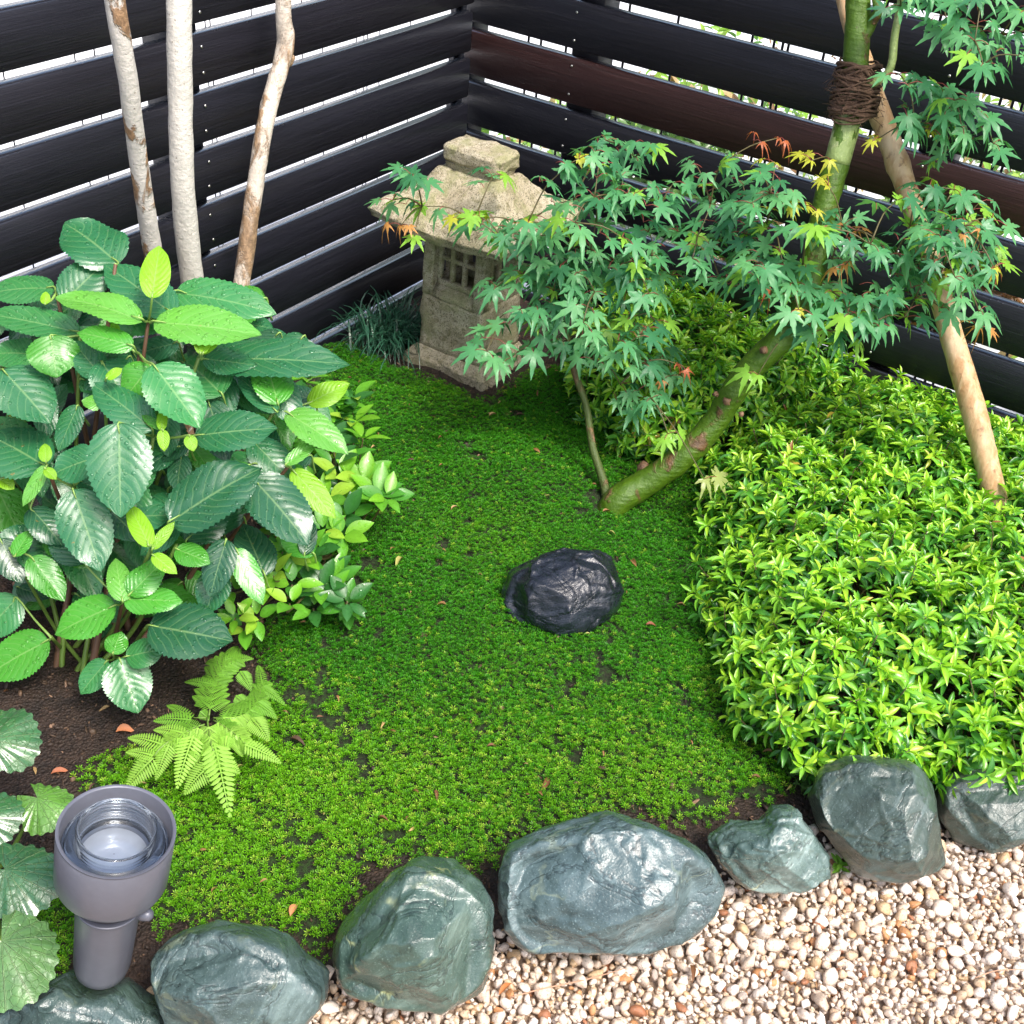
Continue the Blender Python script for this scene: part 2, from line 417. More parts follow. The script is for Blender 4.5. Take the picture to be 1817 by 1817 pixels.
def rough(V, F, cuts, amp, seed=0):
    """subdivide a faceted solid and roughen it"""
    import bmesh
    bm = bmesh.new(); vs = [bm.verts.new(v) for v in V]
    for f in F:
        try: bm.faces.new([vs[i] for i in f])
        except ValueError: pass
    bmesh.ops.subdivide_edges(bm, edges=bm.edges[:], cuts=cuts, use_grid_fill=True)
    bmesh.ops.triangulate(bm, faces=[f for f in bm.faces if len(f.verts) > 4])
    bm.normal_update()
    P = np.array([v.co[:] for v in bm.verts]); N = np.array([v.normal[:] for v in bm.verts])
    P = P+N*((fbm(P+seed, 28, 3)*amp)[:, None])+N*((vnoise(P+seed, 160)*amp*.35)[:, None])
    FF = [[v.index for v in f.verts] for f in bm.faces]; bm.free(); return P, FF
LX, LY = -.395, -.31
lan = empty('stone_lantern', (LX, LY, 0), 'weathered sandstone lantern with lattice windows and broad roof in the fence corner', 'stone lantern')
LB = (LX, LY, 0)
def lpart(name, V, F, cuts=6, amp=.002, seed=0, **k):
    V, F = rough(V, F, cuts+2, amp*1.7, seed); return part(name, V, F, stone_m, lan, LB, **k)
def frustum(z0, x0, y0, z1, x1, y1):
    V = [(LX+sx*x, LY+sy*y, z) for z, x, y in ((z0, x0, y0), (z1, x1, y1)) for sx, sy in ((-1, -1), (1, -1), (1, 1), (-1, 1))]
    return np.array(V), [[3, 2, 1, 0], [4, 5, 6, 7], [0, 1, 5, 4], [1, 2, 6, 5], [2, 3, 7, 6], [3, 0, 4, 7]]
V1, F1 = frustum(-.02, .112, .122, .028, .106, .116); V2, F2 = frustum(.028, .104, .112, .05, .088, .092)
lpart('plinth', V1, F1, 9, .003, 1); lpart('plinth_step', V2, F2, 9, .002, 2)
V, F = frustum(.05, .084, .088, .185, .082, .086); lpart('shaft', V, F, 10, .0022, 3)
# fire box: four corner pillars, sills, lattice windows recessed in all four faces
for sx in (-1, 1):
    for sy in (-1, 1):
        a = (LX+sx*.056, LY+sy*.058, .1855); b = (LX+sx*.084, LY+sy*.086, .37)
        V, F = box(np.minimum(a, b), np.maximum(a, b), .003); lpart('corner_pillar', V, F, 4, .0012, 5+sx+sy)
def wedge(face):
    # sloping sill at the foot of the window and a lintel above it
    s = -1; out = []
    prof = [(.083, .186), (.083, .196), (.066, .214), (.050, .214), (.050, .186)]
    V = [];
    for t in (-.0555, .0555):
        for d, z in prof: V.append((t, d, z))
    n = len(prof); F = [list(range(n))[::-1], list(range(n, 2*n))]+[[i, (i+1) % n, n+(i+1) % n, n+i] for i in range(n)]
    return np.array(V), F
core_m = simple_material('dark_hollow_stone', (.05, .045, .035), .9)
V, F = box((LX-.055, LY-.057, .186), (LX+.055, LY+.057, .195)); part('firebox_floor', V, F, stone_m, lan, LB, smooth=False)
for face in range(4):
    rot = face*math.pi/2; R3 = np.array([[math.cos(rot), -math.sin(rot), 0], [math.sin(rot), math.cos(rot), 0], [0, 0, 1]])
    sc = np.array([1, 1, 1])
    def place(V): return V@R3.T*np.array([1, 1.02, 1])+np.array([LX, LY, 0])
    V, F = wedge(0); V, F = rough(place(V), F, 3, .0012, face); part('window_sill', V, F, stone_m, lan, LB)
    fr = empty('lattice_window', (LX, LY, 0), None, None); fr.parent = lan; fr.location = (0, 0, 0)
    # frame and bars, 3 columns x 2 rows
    def bar(name, x0, x1, z0, z1, y0=.052, y1=.066):
        V, F = box((x0, y0, z0), (x1, y1, z1), .0015); V, F = rough(place(V), F, 2, .0007, int(x0*999+z0*777)); part(name, V, F, stone_m, fr, LB)
    bar('frame_rail', -.0548, .0548, .2145, .228); bar('frame_rail', -.0548, .0548, .338, .362)
    bar('frame_stile', -.0548, -.046, .2282, .3378); bar('frame_stile', .046, .0548, .2282, .3378)
    for xb in (-.017, .017): bar('lattice_bar', xb-.0055, xb+.0055, .2282, .3378, .0535, .0645)
    for zb in (.282,): bar('lattice_bar', -.0458, .0458, zb-.005, zb+.005, .054, .0635)
V, F = frustum(.368, .078, .08, .385, .1, .105); lpart('neck_moulding', V, F, 5, .001, 8)
# roof: hipped with a thick drooping eave
prof = [(.372, .135, .150), (.366, .165, .178), (.386, .172, .185), (.402, .160, .170), (.440, .098, .122), (.487, .044, .082)]
V = []; F = []
for z, x, y in prof:
    lift = .010 if z < .41 else 0
    ring = []
    for (sx, sy) in ((-1, -1), (1, -1), (1, 1), (-1, 1)):
        ring.append((LX+sx*x, LY+sy*y, z+lift)); 
        nx, ny = {(-1, -1): (0, -1), (1, -1): (1, 0), (1, 1): (0, 1), (-1, 1): (-1, 0)}[(sx, sy)]
        ring.append((LX+nx*x*.985, LY+ny*y*.985, z-.002))
    V += ring
m = 8
for r in range(len(prof)-1):
    for i in range(m): F.append([r*m+i, r*m+(i+1) % m, (r+1)*m+(i+1) % m, (r+1)*m+i])
F.append([i for i in range(m)][::-1]); F.append([(len(prof)-1)*m+i for i in range(m)])
lpart('roof', np.array(V), F, 7, .0032, 11)
V, F = frustum(.484, .034, .066, .50, .038, .070); lpart('ridge_neck', V, F, 4, .001, 12)
V, F = box((LX-.046, LY-.078, .499), (LX+.046, LY+.078, .543), .009); lpart('ridge_block', V, F, 7, .0022, 13)

# ------------------------------------------------------------------ rocks
def rock_material(name, dark, mid, pale, vein, rot, rough_=.3, gloss=1.0, cior=1.5, vamt=.55):
    k = Nodes(name); co = k.coord('Object')
    al = k.n('Mapping', Vector=co, Rotation=rot).outputs[0]; fo = k.scaled(al, (3.2, 5, 13)); fo2 = k.scaled(al, (14, 26, 80))
    n1 = k.noise(1.0, 8, .68, fo, .15).outputs[0]; n3 = k.noise(1.0, 6, .65, fo2, .3).outputs[0]
    n2 = k.noise(38, 7, .7, co).outputs[0]; sp = k.noise(330, 3, .6, co).outputs[0]; n0 = k.noise(6.5, 3, .5, co).outputs[0]
    c = k.mix(k.ramp(n1, .30, .52), dark, mid)
    c = k.mix(k.math('MULTIPLY', k.ramp(n1, .50, .70), k.ramp(n0, .38, .62)), c, pale)
    c = k.mix(k.math('MULTIPLY', k.ramp(n3, .54, .68), .45), c, pale)
    ln = k.math('ABSOLUTE', k.math('SUBTRACT', k.noise(1.0, 5, .6, k.scaled(al, (2.5, 3.5, 6)), .25).outputs[0], .5))
    vm = k.math('MULTIPLY', k.math('SUBTRACT', 1.0, k.ramp(ln, .002, .013)), k.ramp(k.noise(9, 4, .6, co).outputs[0], .50, .60))
    c = k.mix(k.math('MULTIPLY', vm, vamt), c, vein)
    c = k.mix(k.math('MULTIPLY', k.ramp(sp, .60, .70), .4), c, tuple(min(1, x*1.7) for x in pale))
    c = k.mix(k.math('MULTIPLY', k.ramp(n2, .44, .30), .6), c, tuple(x*.5 for x in dark))
    cr = k.math('ABSOLUTE', k.math('SUBTRACT', k.noise(1.0, 5, .6, k.scaled(al, (5, 7, 12)), .6).outputs[0], .5))
    crack = k.ramp(cr, .0, .03)
    c = k.mix(k.math('MULTIPLY', k.math('SUBTRACT', 1.0, k.ramp(cr, .0, .010)), .6), c, tuple(x*.3 for x in dark))
    h = k.math('ADD', k.math('MULTIPLY', crack, .12), k.math('ADD', k.math('MULTIPLY', n3, .35), k.math('ADD', k.math('MULTIPLY', n2, .35), k.math('MULTIPLY', sp, .10))))
    ro = k.n('MapRange', i0=n2, i1=.35, i2=.65, i3=rough_, i4=rough_+.2).outputs[0]
    return k.end(k.n('BsdfPrincipled', Base_Color=c, Roughness=ro, Specular_IOR_Level=.3, Normal=k.bump(h, .006), Coat_Weight=min(1, .7*gloss), Coat_Roughness=.10, Coat_IOR=cior, Coat_Normal=k.bump(h, .0042)).outputs[0])
RM = {'green': rock_material('wet_green_stone', (.014, .036, .027), (.050, .092, .072), (.15, .22, .185), (.34, .37, .17), (.6, .5, .2), .2, 1.3, 1.5, .8),
      'blue': rock_material('wet_blue_stone', (.019, .038, .038), (.070, .112, .115), (.21, .29, .295), (.32, .37, .24), (.25, .45, .9), .22, 1.3, 1.5, .3),
      'pale': rock_material('wet_veined_stone', (.024, .050, .042), (.085, .14, .125), (.28, .37, .34), (.50, .52, .32), (.9, .3, .1), .2, 1.4),
      'grey': rock_material('wet_grey_green_stone', (.018, .034, .029), (.052, .086, .082), (.14, .20, .19), (.26, .29, .15), (.3, .8, .4), .24, 1.2, 1.5, .3),
      'dull': rock_material('damp_olive_stone', (.018, .030, .022), (.050, .078, .064), (.14, .195, .19), (.18, .19, .11), (1.1, .2, .3), .26, 1.1, 1.5, .4),
      'black': rock_material('wet_black_stone', (.003, .004, .006), (.010, .013, .020), (.030, .036, .052), (.08, .09, .11), (.3, .2, 1.2), .20, 1.2, 1.4, .3)}
def rock(outline, d, thick, mat, label, name='edging_rock', group='rocks edging the moss bed', seed=0, cuts=14, z0=None, amp=.05, cut=None, sub=6, steep=.62):
    O = np.array(outline, float); c = (O.min(0)+O.max(0))/2
    centre = atd(c[0], c[1], d)
    E = O-c; ang = np.arctan2(-E[:, 1], E[:, 0]); rad = np.hypot(*E.T)*d/FPX
    o = np.argsort(ang); ang, rad = ang[o], rad[o]
    th = np.linspace(-np.pi, np.pi, 181)[:-1]; EE = np.c_[E[:, 0], -E[:, 1]]*d/FPX; rad = np.zeros(len(th))
    for i_, t_ in enumerate(th):
        u_ = np.array([math.cos(t_), math.sin(t_)])
        for A_, B_ in zip(EE, np.roll(EE, -1, 0)):
            e_ = B_-A_; den = u_[0]*e_[1]-u_[1]*e_[0]
            if abs(den) < 1e-12: continue
            tt = (A_[0]*e_[1]-A_[1]*e_[0])/den; ss = (A_[0]*u_[1]-A_[1]*u_[0])/den
            if tt > 0 and -1e-9 <= ss <= 1+1e-9: rad[i_] = max(rad[i_], tt)
    ang = th
    ang = np.r_[ang-2*np.pi, ang, ang+2*np.pi]; rad = np.r_[rad, rad, rad]
    S, F = ico(sub); r2 = np.random.default_rng(seed)
    a = np.arctan2(S[:, 1], S[:, 0]); rr = np.interp(a, ang, rad)
    rr = sum(np.interp(a+da, ang, rad) for da in (-.04, -.02, 0, .02, .04))/5
    L = S.copy(); mean = rad.mean()
    pl = nz(r2.normal(size=(cuts+6, 3))*np.array([1, 1, .6])+np.array([0, .15, -.85]))
    # flatten the near side with broad facets, away from the silhouette
    s = np.hypot(S[:, 0], S[:, 1]); s2 = np.sqrt(np.clip(1-np.abs(S[:, 2])**2.6, 0, 1))
    P = np.stack([S[:, 0]/np.maximum(s, 1e-6)*rr*s2, S[:, 1]/np.maximum(s, 1e-6)*rr*s2, S[:, 2]*thick], -1)
    for n_ in pl:
        sup = (P@n_).max(); dd = sup*r2.uniform(steep, .94); ex = np.maximum(0, P@n_-dd); ex = np.where(ex > 0, ex, 0)
        w = 1-sstep(.93, 1.0, s2)*.85 if abs(n_[2]) > .35 else .35
        P = P-(ex*w)[:, None]*n_*.96
    pl2 = nz(r2.normal(size=(12, 3))*np.array([1, 1, .5])+np.array([0, .1, -.9]))
    for n_ in pl2:
        sup = (P@n_).max(); ex = np.maximum(0, P@n_-sup*r2.uniform(.90, .97)); P = P-ex[:, None]*n_*.95
    # bring the outline back to the real one after the cuts
    an = np.arctan2(P[:, 1], P[:, 0]); nb = 72; bi = ((an+np.pi)/(2*np.pi)*nb).astype(int) % nb; mx = np.zeros(nb); np.maximum.at(mx, bi, np.hypot(P[:, 0], P[:, 1]))
    bc = (np.arange(nb)+.5)/nb*2*np.pi-np.pi; ratio = np.interp(bc, ang, rad)/np.maximum(mx, 1e-4); ratio = (np.roll(ratio, 1)+ratio+np.roll(ratio, -1))/3
    P[:, :2] *= np.interp(an, np.r_[bc-2*np.pi, bc, bc+2*np.pi], np.tile(ratio, 3))[:, None]
    Nn = nz(P)
    cr = 1-np.abs(fbm(P+seed*3, 3.0/mean*.5, 4)); disp = amp*mean*(fbm(P+seed*5, 1.6/mean, 5)*.2-(cr > .93)*0)+amp*mean*.5*(sstep(.75, 1, cr)-.5)
    disp += amp*mean*.12*fbm(P*np.array([1, 1.8, 1])+19+seed, 6/mean, 3)
    P = P+Nn*disp[:, None]
    Wd = centre+P[:, :1]*Rv+P[:, 1:2]*Uv-P[:, 2:3]*(-Fv)*1.0
    ob = link(name, mesh(name, Wd-centre, (F,), RM[mat])); ob.location = Vector(centre)
    tag(ob, label, 'rock', group); return centre
rock([(-30, 1790), (0, 1768), (70, 1755), (110, 1735), (150, 1758), (215, 1752), (250, 1775), (285, 1800), (330, 1890), (200, 1960), (-80, 1950), (-90, 1830)], 1.62, .11, 'grey', 'flat grey green rock under the spotlight at the bottom left corner', seed=1)
rock([(275, 1690), (310, 1660), (380, 1638), (450, 1648), (505, 1668), (535, 1700), (580, 1745), (578, 1790), (545, 1830), (440, 1860), (330, 1860), (285, 1810), (270, 1750)], 1.60, .10, 'grey', 'rounded grey green rock just right of the grey spotlight', seed=2)
rock([(580, 1705), (590, 1660), (630, 1620), (680, 1565), (735, 1527), (800, 1535), (855, 1570), (878, 1610), (876, 1700), (856, 1772), (780, 1790), (700, 1783), (630, 1770), (590, 1740)], 1.66, .10, 'green', 'dark green rock with yellow veins and a pointed top', seed=3)
rock([(884, 1560), (890, 1510), (950, 1478), (1010, 1460), (1085, 1447), (1150, 1462), (1220, 1490), (1260, 1520), (1292, 1570), (1282, 1620), (1230, 1672), (1150, 1690), (1040, 1688), (940, 1690), (905, 1670), (885, 1620)], 1.76, .12, 'blue', 'largest blue grey rock in the middle of the row along the gravel', seed=4, amp=.05)
rock([(1255, 1490), (1300, 1462), (1355, 1460), (1378, 1435), (1410, 1430), (1440, 1470), (1472, 1520), (1470, 1555), (1420, 1578), (1340, 1585), (1305, 1570), (1270, 1530)], 1.88, .075, 'pale', 'small pale veined rock with a notched top between two larger rocks', seed=5, amp=.09)
rock([(1437, 1420), (1460, 1370), (1520, 1345), (1620, 1350), (1650, 1385), (1662, 1450), (1672, 1520), (1640, 1550), (1600, 1566), (1520, 1560), (1500, 1530), (1450, 1465)], 1.93, .10, 'dull', 'upright olive grey rock partly under the hanging azalea', seed=6)
rock([(1668, 1400), (1700, 1370), (1800, 1360), (1900, 1360), (1930, 1430), (1860, 1470), (1800, 1492), (1755, 1512), (1700, 1500), (1672, 1455)], 2.02, .10, 'dull', 'dark rock at the right edge below the azalea', seed=7)
rock([(890, 1050), (905, 1012), (960, 985), (1005, 970), (1055, 973), (1090, 990), (1108, 1040), (1105, 1085), (1060, 1110), (1050, 1138), (985, 1140), (940, 1120), (905, 1100), (890, 1080)], 2.30, .085, 'black', 'glossy black rock set alone in the moss', name='black_rock', group=None, seed=23, amp=.085, cuts=26, steep=.83)

# ------------------------------------------------------------------ spotlight
LD = nz(.70*(-nz(ray(207, 1480)))+.714*nz(Uv*.994+Rv*.11))
top = atd(207, 1473, 1.45); RAD = 103*1.45/FPX
lamp_paint = simple_material('grey_lamp_paint', (.125, .130, .158), .36, .25, 60, .0002, .14)
lamp_inner = simple_material('lamp_reflector', (.20, .23, .28), .25, .7)
gk = Nodes('clear_glass'); glass = gk.end(gk.n('BsdfPrincipled', Base_Color=(.93, .97, 1, 1), Roughness=.02, Transmission_Weight=1.0, IOR=1.45).outputs[0])
e1 = nz(np.cross(LD, [0, 0, 1.])); e2 = np.cross(LD, e1)
def lathe(profile, seg=64):
    pr = np.array(profile, float)*RAD; a = np.arange(seg)*2*np.pi/seg
    V = np.vstack([top+LD*h+(e1*np.cos(a)[:, None]+e2*np.sin(a)[:, None])*r for r, h in pr])
    n = len(pr); i = np.arange(n-1)[:, None]*seg; j = np.arange(seg)[None]; k2 = (j+1) % seg
    return V, (np.stack([i+j, i+k2, i+seg+k2, i+seg+j], -1).reshape(-1, 4),)
LBASE = top-LD*RAD*4.27
lamp = empty('garden_spotlight', LBASE, 'grey cylindrical garden spotlight with open glass top, at the bottom left', 'garden light')
def lp(name, prof, m, seg=64): return part(name, *lathe(prof, seg), m, lamp, LBASE)
lp('lamp_cup', [(1.0, 0), (1.0, -.02), (.985, -.03), (1.0, -.045), (.985, -1.22), (.96, -1.29), (.89, -1.36), (.76, -1.43), (.62, -1.48), (.57, -1.49), (.2, -1.49), (.2, -1.4), (.5, -1.35), (.9, -1.1), (.9, -.95), (.9, -.92), (.935, -.9), (.935, -.02), (.95, 0), (1.0, 0)], lamp_paint)
lp('neck', [(.50, -1.495), (.535, -1.51), (.525, -1.98), (.50, -2.0), (.2, -2.0)], simple_material('dark_lamp_collar', (.045, .043, .05), .45))
lp('lamp_body', [(.3, -2.005), (.56, -2.005), (.60, -2.0), (.61, -2.025), (.585, -2.05), (.58, -2.10), (.53, -3.90), (.49, -4.12), (.41, -4.22), (.2, -4.26), (.02, -4.27)], lamp_paint)
lp('reflector', [(.01, -.86), (.3, -.84), (.5, -.78), (.6, -.70), (.62, -.72), (.80, -.62), (.93, -.56)], lamp_inner)
gp = [(.70, -.60)]
for q_ in range(6): z = -.52+q_*.085; gp += [(.655, z), (.68, z+.02), (.655, z+.045)]
gp += [(.655, .0), (.68, .015), (.66, .035), (.625, .035), (.615, .01)]
for q_ in range(6): z = -.09-q_*.085; gp += [(.615, z), (.63, z-.03)]
gp += [(.62, -.62), (.86, -.46), (.90, -.38), (.88, -.30), (.74, -.22), (.70, -.25), (.70, -.60)]
lp('glass_jar', gp, glass)
lp('lens', [(.01, -.66), (.2, -.655), (.4, -.66), (.58, -.69)], simple_material('frosted_lens', (.30, .34, .40), .12, .4))
kp = top-LD*RAD*2.45+Rv*RAD*.60
V, F = tube([kp-Rv*.006, kp+Rv*.004, kp+Rv*.012, kp+Rv*.016], [.006, .008, .008, .004], 14, 1, smoothed=False); part('hinge_knob', V, F, lamp_paint, lamp, LBASE)

# ------------------------------------------------------------------ gravel
def dart(n, rfun, region, rmin, seed, tries=30000):
    r2 = np.random.default_rng(seed); cell = .018; grid = {}; out = []
    for _ in range(tries):
        if len(out) >= n: break
        x, y = POOL[_ % len(POOL)]+r2.normal(0, .002, 2); r = rfun(r2)
        ci, cj = int(x//cell), int(y//cell); ok = True
        for a in range(ci-2, ci+3):
            for b in range(cj-2, cj+3):
                for (x2, y2, rr) in grid.get((a, b), ()):
                    if (x-x2)**2+(y-y2)**2 < (.78*(r+rr))**2: ok = False; break
                if not ok: break
            if not ok: break
        if ok: grid.setdefault((ci, cj), []).append((x, y, r)); out.append((x, y, r))
    return np.array(out)
def vis(x, y, z=0, m=140):
    p = proj(np.stack([x, y, np.full(np.shape(x), z)], -1)); return (p[..., 0] > -m) & (p[..., 0] < 1817+m) & (p[..., 1] > -m) & (p[..., 1] < 1817+m)
GR = (-2.2, -.85, -2.3, -.95)
_x = rng.uniform(GR[0], GR[1], 160000); _y = rng.uniform(GR[2], GR[3], 160000)
_k = vis(_x, _y, -.04, 90); _x, _y = _x[_k], _y[_k]; _k = ~in_bed(_x, _y) | (polydist(ROCKLINE, _x, _y, False) < .03); POOL = np.stack([_x[_k], _y[_k]], -1)
pts = []
for L_, (n, tries, zoff, f) in enumerate(((9000, 45000, -.046, lambda r: r.uniform(.005, .0095)), (9000, 45000, -.040, lambda r: np.clip(r.gamma(5, .0020), .004, .0125)), (9000, 45000, -.034, lambda r: np.clip(r.gamma(4.5, .0021), .0036, .015)))):
    D = dart(n, f, GR, .004, 20+L_, tries); x, y, r = D.T
    keep = (~in_bed(x, y) | (polydist(ROCKLINE, x, y, False) < .03)) & vis(x, y)
    D = D[keep]; pts.append(np.c_[D[:, 0], D[:, 1], np.full(len(D), zoff)+D[:, 2]*.35+.004*v2(D[:, 0], D[:, 1], 9), D[:, 2]])
G = np.vstack(pts); n = len(G)
print('pebbles', n); S, F = ico(2)
r2 = np.random.default_rng(4)
pal = np.array([(.56, .50, .46), (.62, .57, .54), (.52, .43, .36), (.48, .37, .27), (.44, .32, .20), (.54, .46, .40), (.38, .19, .085), (.26, .11, .055), (.34, .30, .28), (.68, .65, .64)])
pc = pal[r2.choice(len(pal), n, p=[.26, .14, .18, .11, .06, .15, .03, .02, .02, .03])]*r2.uniform(.88, 1.05, (n, 1))
q_ = nz(r2.normal(size=(n, 4))); w, x, y, z = q_.T
RM3 = np.stack([1-2*(y*y+z*z), 2*(x*y-z*w), 2*(x*z+y*w), 2*(x*y+z*w), 1-2*(x*x+z*z), 2*(y*z-x*w), 2*(x*z-y*w), 2*(y*z+x*w), 1-2*(x*x+y*y)], -1).reshape(n, 3, 3)
ax = np.stack([r2.uniform(.95, 1.35, n), r2.uniform(.75, 1.05, n), r2.uniform(.6, .9, n)], -1)*G[:, 3:4]
off = r2.uniform(0, 60, (n, 1, 3))
dirs = S[None]+off
rad = 1+.26*vnoise(dirs, 1.2)+.08*vnoise(dirs, 3.5)
loc = S[None]*rad[..., None]
for _ in range(8):                                   # flat broken faces
    nn = nz(r2.normal(size=(n, 1, 3))); ex = np.maximum(0, (loc*nn).sum(-1)-.58); loc = loc-ex[..., None]*nn*.85
V = np.einsum('nij,ntj->nti', RM3, loc*ax[:, None])+G[:, None, :3]
gk = Nodes('gravel_stone'); pos = gk.n('NewGeometry').outputs['Position']
s1 = gk.noise(420, 3, .6, pos).outputs[0]; s2 = gk.noise(110, 4, .6, pos).outputs[0]
c = gk.mix(gk.math('MULTIPLY', gk.ramp(s1, .54, .66), .6), gk.mix(1.0, gk.col(), (1.28, 1.22, 1.11), 'MULTIPLY'), (.14, .10, .08))
c = gk.mix(gk.math('MULTIPLY', gk.ramp(s2, .56, .7), .4), c, (.55, .30, .14))
gravel_m = gk.end(gk.n('BsdfPrincipled', Base_Color=c, Roughness=.5, Normal=gk.bump(s1, .0012)).outputs[0])
off_ = (np.arange(n)*len(S))[:, None, None]
o = link('gravel', mesh('gravel', V.reshape(-1, 3), ((F[None]+off_).reshape(-1, 3),), gravel_m, col=np.repeat(pc, len(S), 0), smooth=False)); tag(o, 'pale cream and rust gravel in front of the rocks', 'gravel', kind='stuff')

# ------------------------------------------------------------------ moss
MOSS = np.array([atz(px, py, .03)[:2] for px, py in ((540, 600), (620, 585), (700, 640), (735, 648), (860, 693), (935, 645), (1010, 640), (1120, 650), (1250, 760), (1400, 850), (1420, 980), (1400, 1150), (1390, 1290), (1440, 1370), (1390, 1425), (1330, 1410), (1290, 1448), (1215, 1462), (1150, 1440), (1080, 1432), (980, 1460), (900, 1490), (880, 1530), (840, 1540), (740, 1510), (670, 1540), (640, 1590), (610, 1660), (560, 1690), (520, 1660), (470, 1640), (400, 1620), (330, 1640), (270, 1640), (230, 1560), (235, 1440), (130, 1400), (125, 1350), (200, 1310), (300, 1290), (400, 1280), (470, 1200), (430, 1130), (520, 1020), (600, 900), (560, 780), (520, 660))])
MOSS2 = np.array([atz(px, py, .02)[:2] for px, py in ((60, 1600), (150, 1590), (170, 1690), (120, 1740), (70, 1720))])
def moss_height(x, y):
    d = np.minimum(polydist(MOSS, x, y), .08)/.08; d = np.where(inside(MOSS, x, y) | inside(MOSS2, x, y), d, 0)
    return bed_height(x, y)+.022*np.sqrt(d)+(.007*v2(x, y, 13, 9)+.004*v2(x, y, 34, 4))*d
r2 = np.random.default_rng(11)
lo, hi = MOSS.min(0), MOSS.max(0); cell = .0047
gx, gy = np.meshgrid(np.arange(lo[0]-.6, hi[0], cell), np.arange(lo[1], hi[1], cell)); x = (gx+r2.uniform(-.5, .5, gx.shape)*cell).ravel(); y = (gy+r2.uniform(-.5, .5, gy.shape)*cell).ravel()
dd = polydist(MOSS, x, y); ins = inside(MOSS, x, y) | inside(MOSS2, x, y)
bare = fbm(np.stack([x, y, x*0], -1), 9, 4); fine = fbm(np.stack([x, y, x*0+4], -1), 45, 2)
pr = proj(np.stack([x, y, x*0+.03], -1)); near = sstep(1080, 1400, pr[:, 1])
hole = sstep(.62, 1.0, .8*bare+.75*fine+.18*near)
edge = sstep(0, .05, dd+.012*fine)
keep = ins & (r2.random(len(x)) < (1-.92*hole)*(.25+.75*edge)*(1-.30*near)) & vis(x, y, 0, 60)
# nothing grows inside the black stone, the lantern or under the maple butt
bs = atd(1000, 1058, 2.30)
keep &= ~((np.abs(x-LX) < .112) & (np.abs(y-LY) < .122))
x, y, dd, near = x[keep], y[keep], dd[keep], near[keep]; n = len(x); print('moss sprigs', n)
# sprig template: 7 narrow pointed leaflets in a star, tips lifted
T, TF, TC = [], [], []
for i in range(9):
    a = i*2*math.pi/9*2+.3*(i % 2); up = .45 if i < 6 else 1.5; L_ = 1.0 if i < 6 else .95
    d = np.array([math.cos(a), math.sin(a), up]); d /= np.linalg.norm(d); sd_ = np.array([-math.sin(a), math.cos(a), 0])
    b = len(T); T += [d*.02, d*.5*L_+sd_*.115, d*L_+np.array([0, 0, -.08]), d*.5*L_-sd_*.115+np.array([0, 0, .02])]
    TF.append([b, b+1, b+2, b+3]); TC += [.18, .75, 1.55, .75]  # pale leaflet tips; dark feet put the shade between sprigs into the colour
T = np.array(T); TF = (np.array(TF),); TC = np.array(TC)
big = v2(x, y, 5, 2); sz = r2.uniform(.0040, .0066, n)*(1+.22*near)
ang = r2.uniform(0, 2*np.pi, n); tx, ty = r2.normal(0, .28, (2, n))
ca, sa = np.cos(ang), np.sin(ang)
M = np.zeros((n, 3, 3)); M[:, 0, 0] = ca; M[:, 0, 1] = -sa; M[:, 1, 0] = sa; M[:, 1, 1] = ca; M[:, 0, 2] = tx; M[:, 1, 2] = ty; M[:, 2, 2] = 1
M[:, 2, 0] = -(tx*ca+ty*sa); M[:, 2, 1] = (tx*sa-ty*ca); M *= sz[:, None, None]
z = moss_height(x, y)+r2.uniform(-.004, .005, n)
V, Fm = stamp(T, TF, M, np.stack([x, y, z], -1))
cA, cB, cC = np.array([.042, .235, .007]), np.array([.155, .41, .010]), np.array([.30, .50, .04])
t = np.clip(.10+.35*big+r2.normal(0, .25, n)+.62*near, 0, 1)[:, None]  # sprigs darken towards the back: shading put into their colour
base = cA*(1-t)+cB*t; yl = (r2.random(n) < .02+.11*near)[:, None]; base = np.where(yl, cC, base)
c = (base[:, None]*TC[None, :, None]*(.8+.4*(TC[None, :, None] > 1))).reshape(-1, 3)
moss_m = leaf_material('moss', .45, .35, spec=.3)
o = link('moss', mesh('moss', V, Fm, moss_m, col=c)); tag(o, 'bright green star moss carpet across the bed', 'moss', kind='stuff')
# dark mat of older stems under the sprigs
cell = .014; gx = np.arange(lo[0]-.6, hi[0]+cell, cell); gy = np.arange(lo[1], hi[1]+cell, cell); X, Y = np.meshgrid(gx, gy)
Z = moss_height(X, Y)-.010; inm = (inside(MOSS, X, Y) & (polydist(MOSS, X, Y) > .012)); idx = np.arange(X.size).reshape(X.shape)
Q = quads(idx); Q = Q[inm.ravel()[Q].all(1)]
mk = Nodes('moss_stems'); co = mk.coord('Object'); nn_ = mk.noise(160, 5, .7, co).outputs[0]
mm = mk.end(mk.n('BsdfPrincipled', Base_Color=mk.mix(mk.ramp(nn_, .4, .65), (.012, .012, .004), (.022, .060, .006)), Roughness=.9, Normal=mk.bump(nn_, .008)).outputs[0])
o = link('moss_mat', mesh('moss_mat', np.stack([X, Y, Z], -1).reshape(-1, 3), (Q,), mm)); tag(o, 'dark brown stems of the moss showing between its green stars', 'moss', kind='stuff')

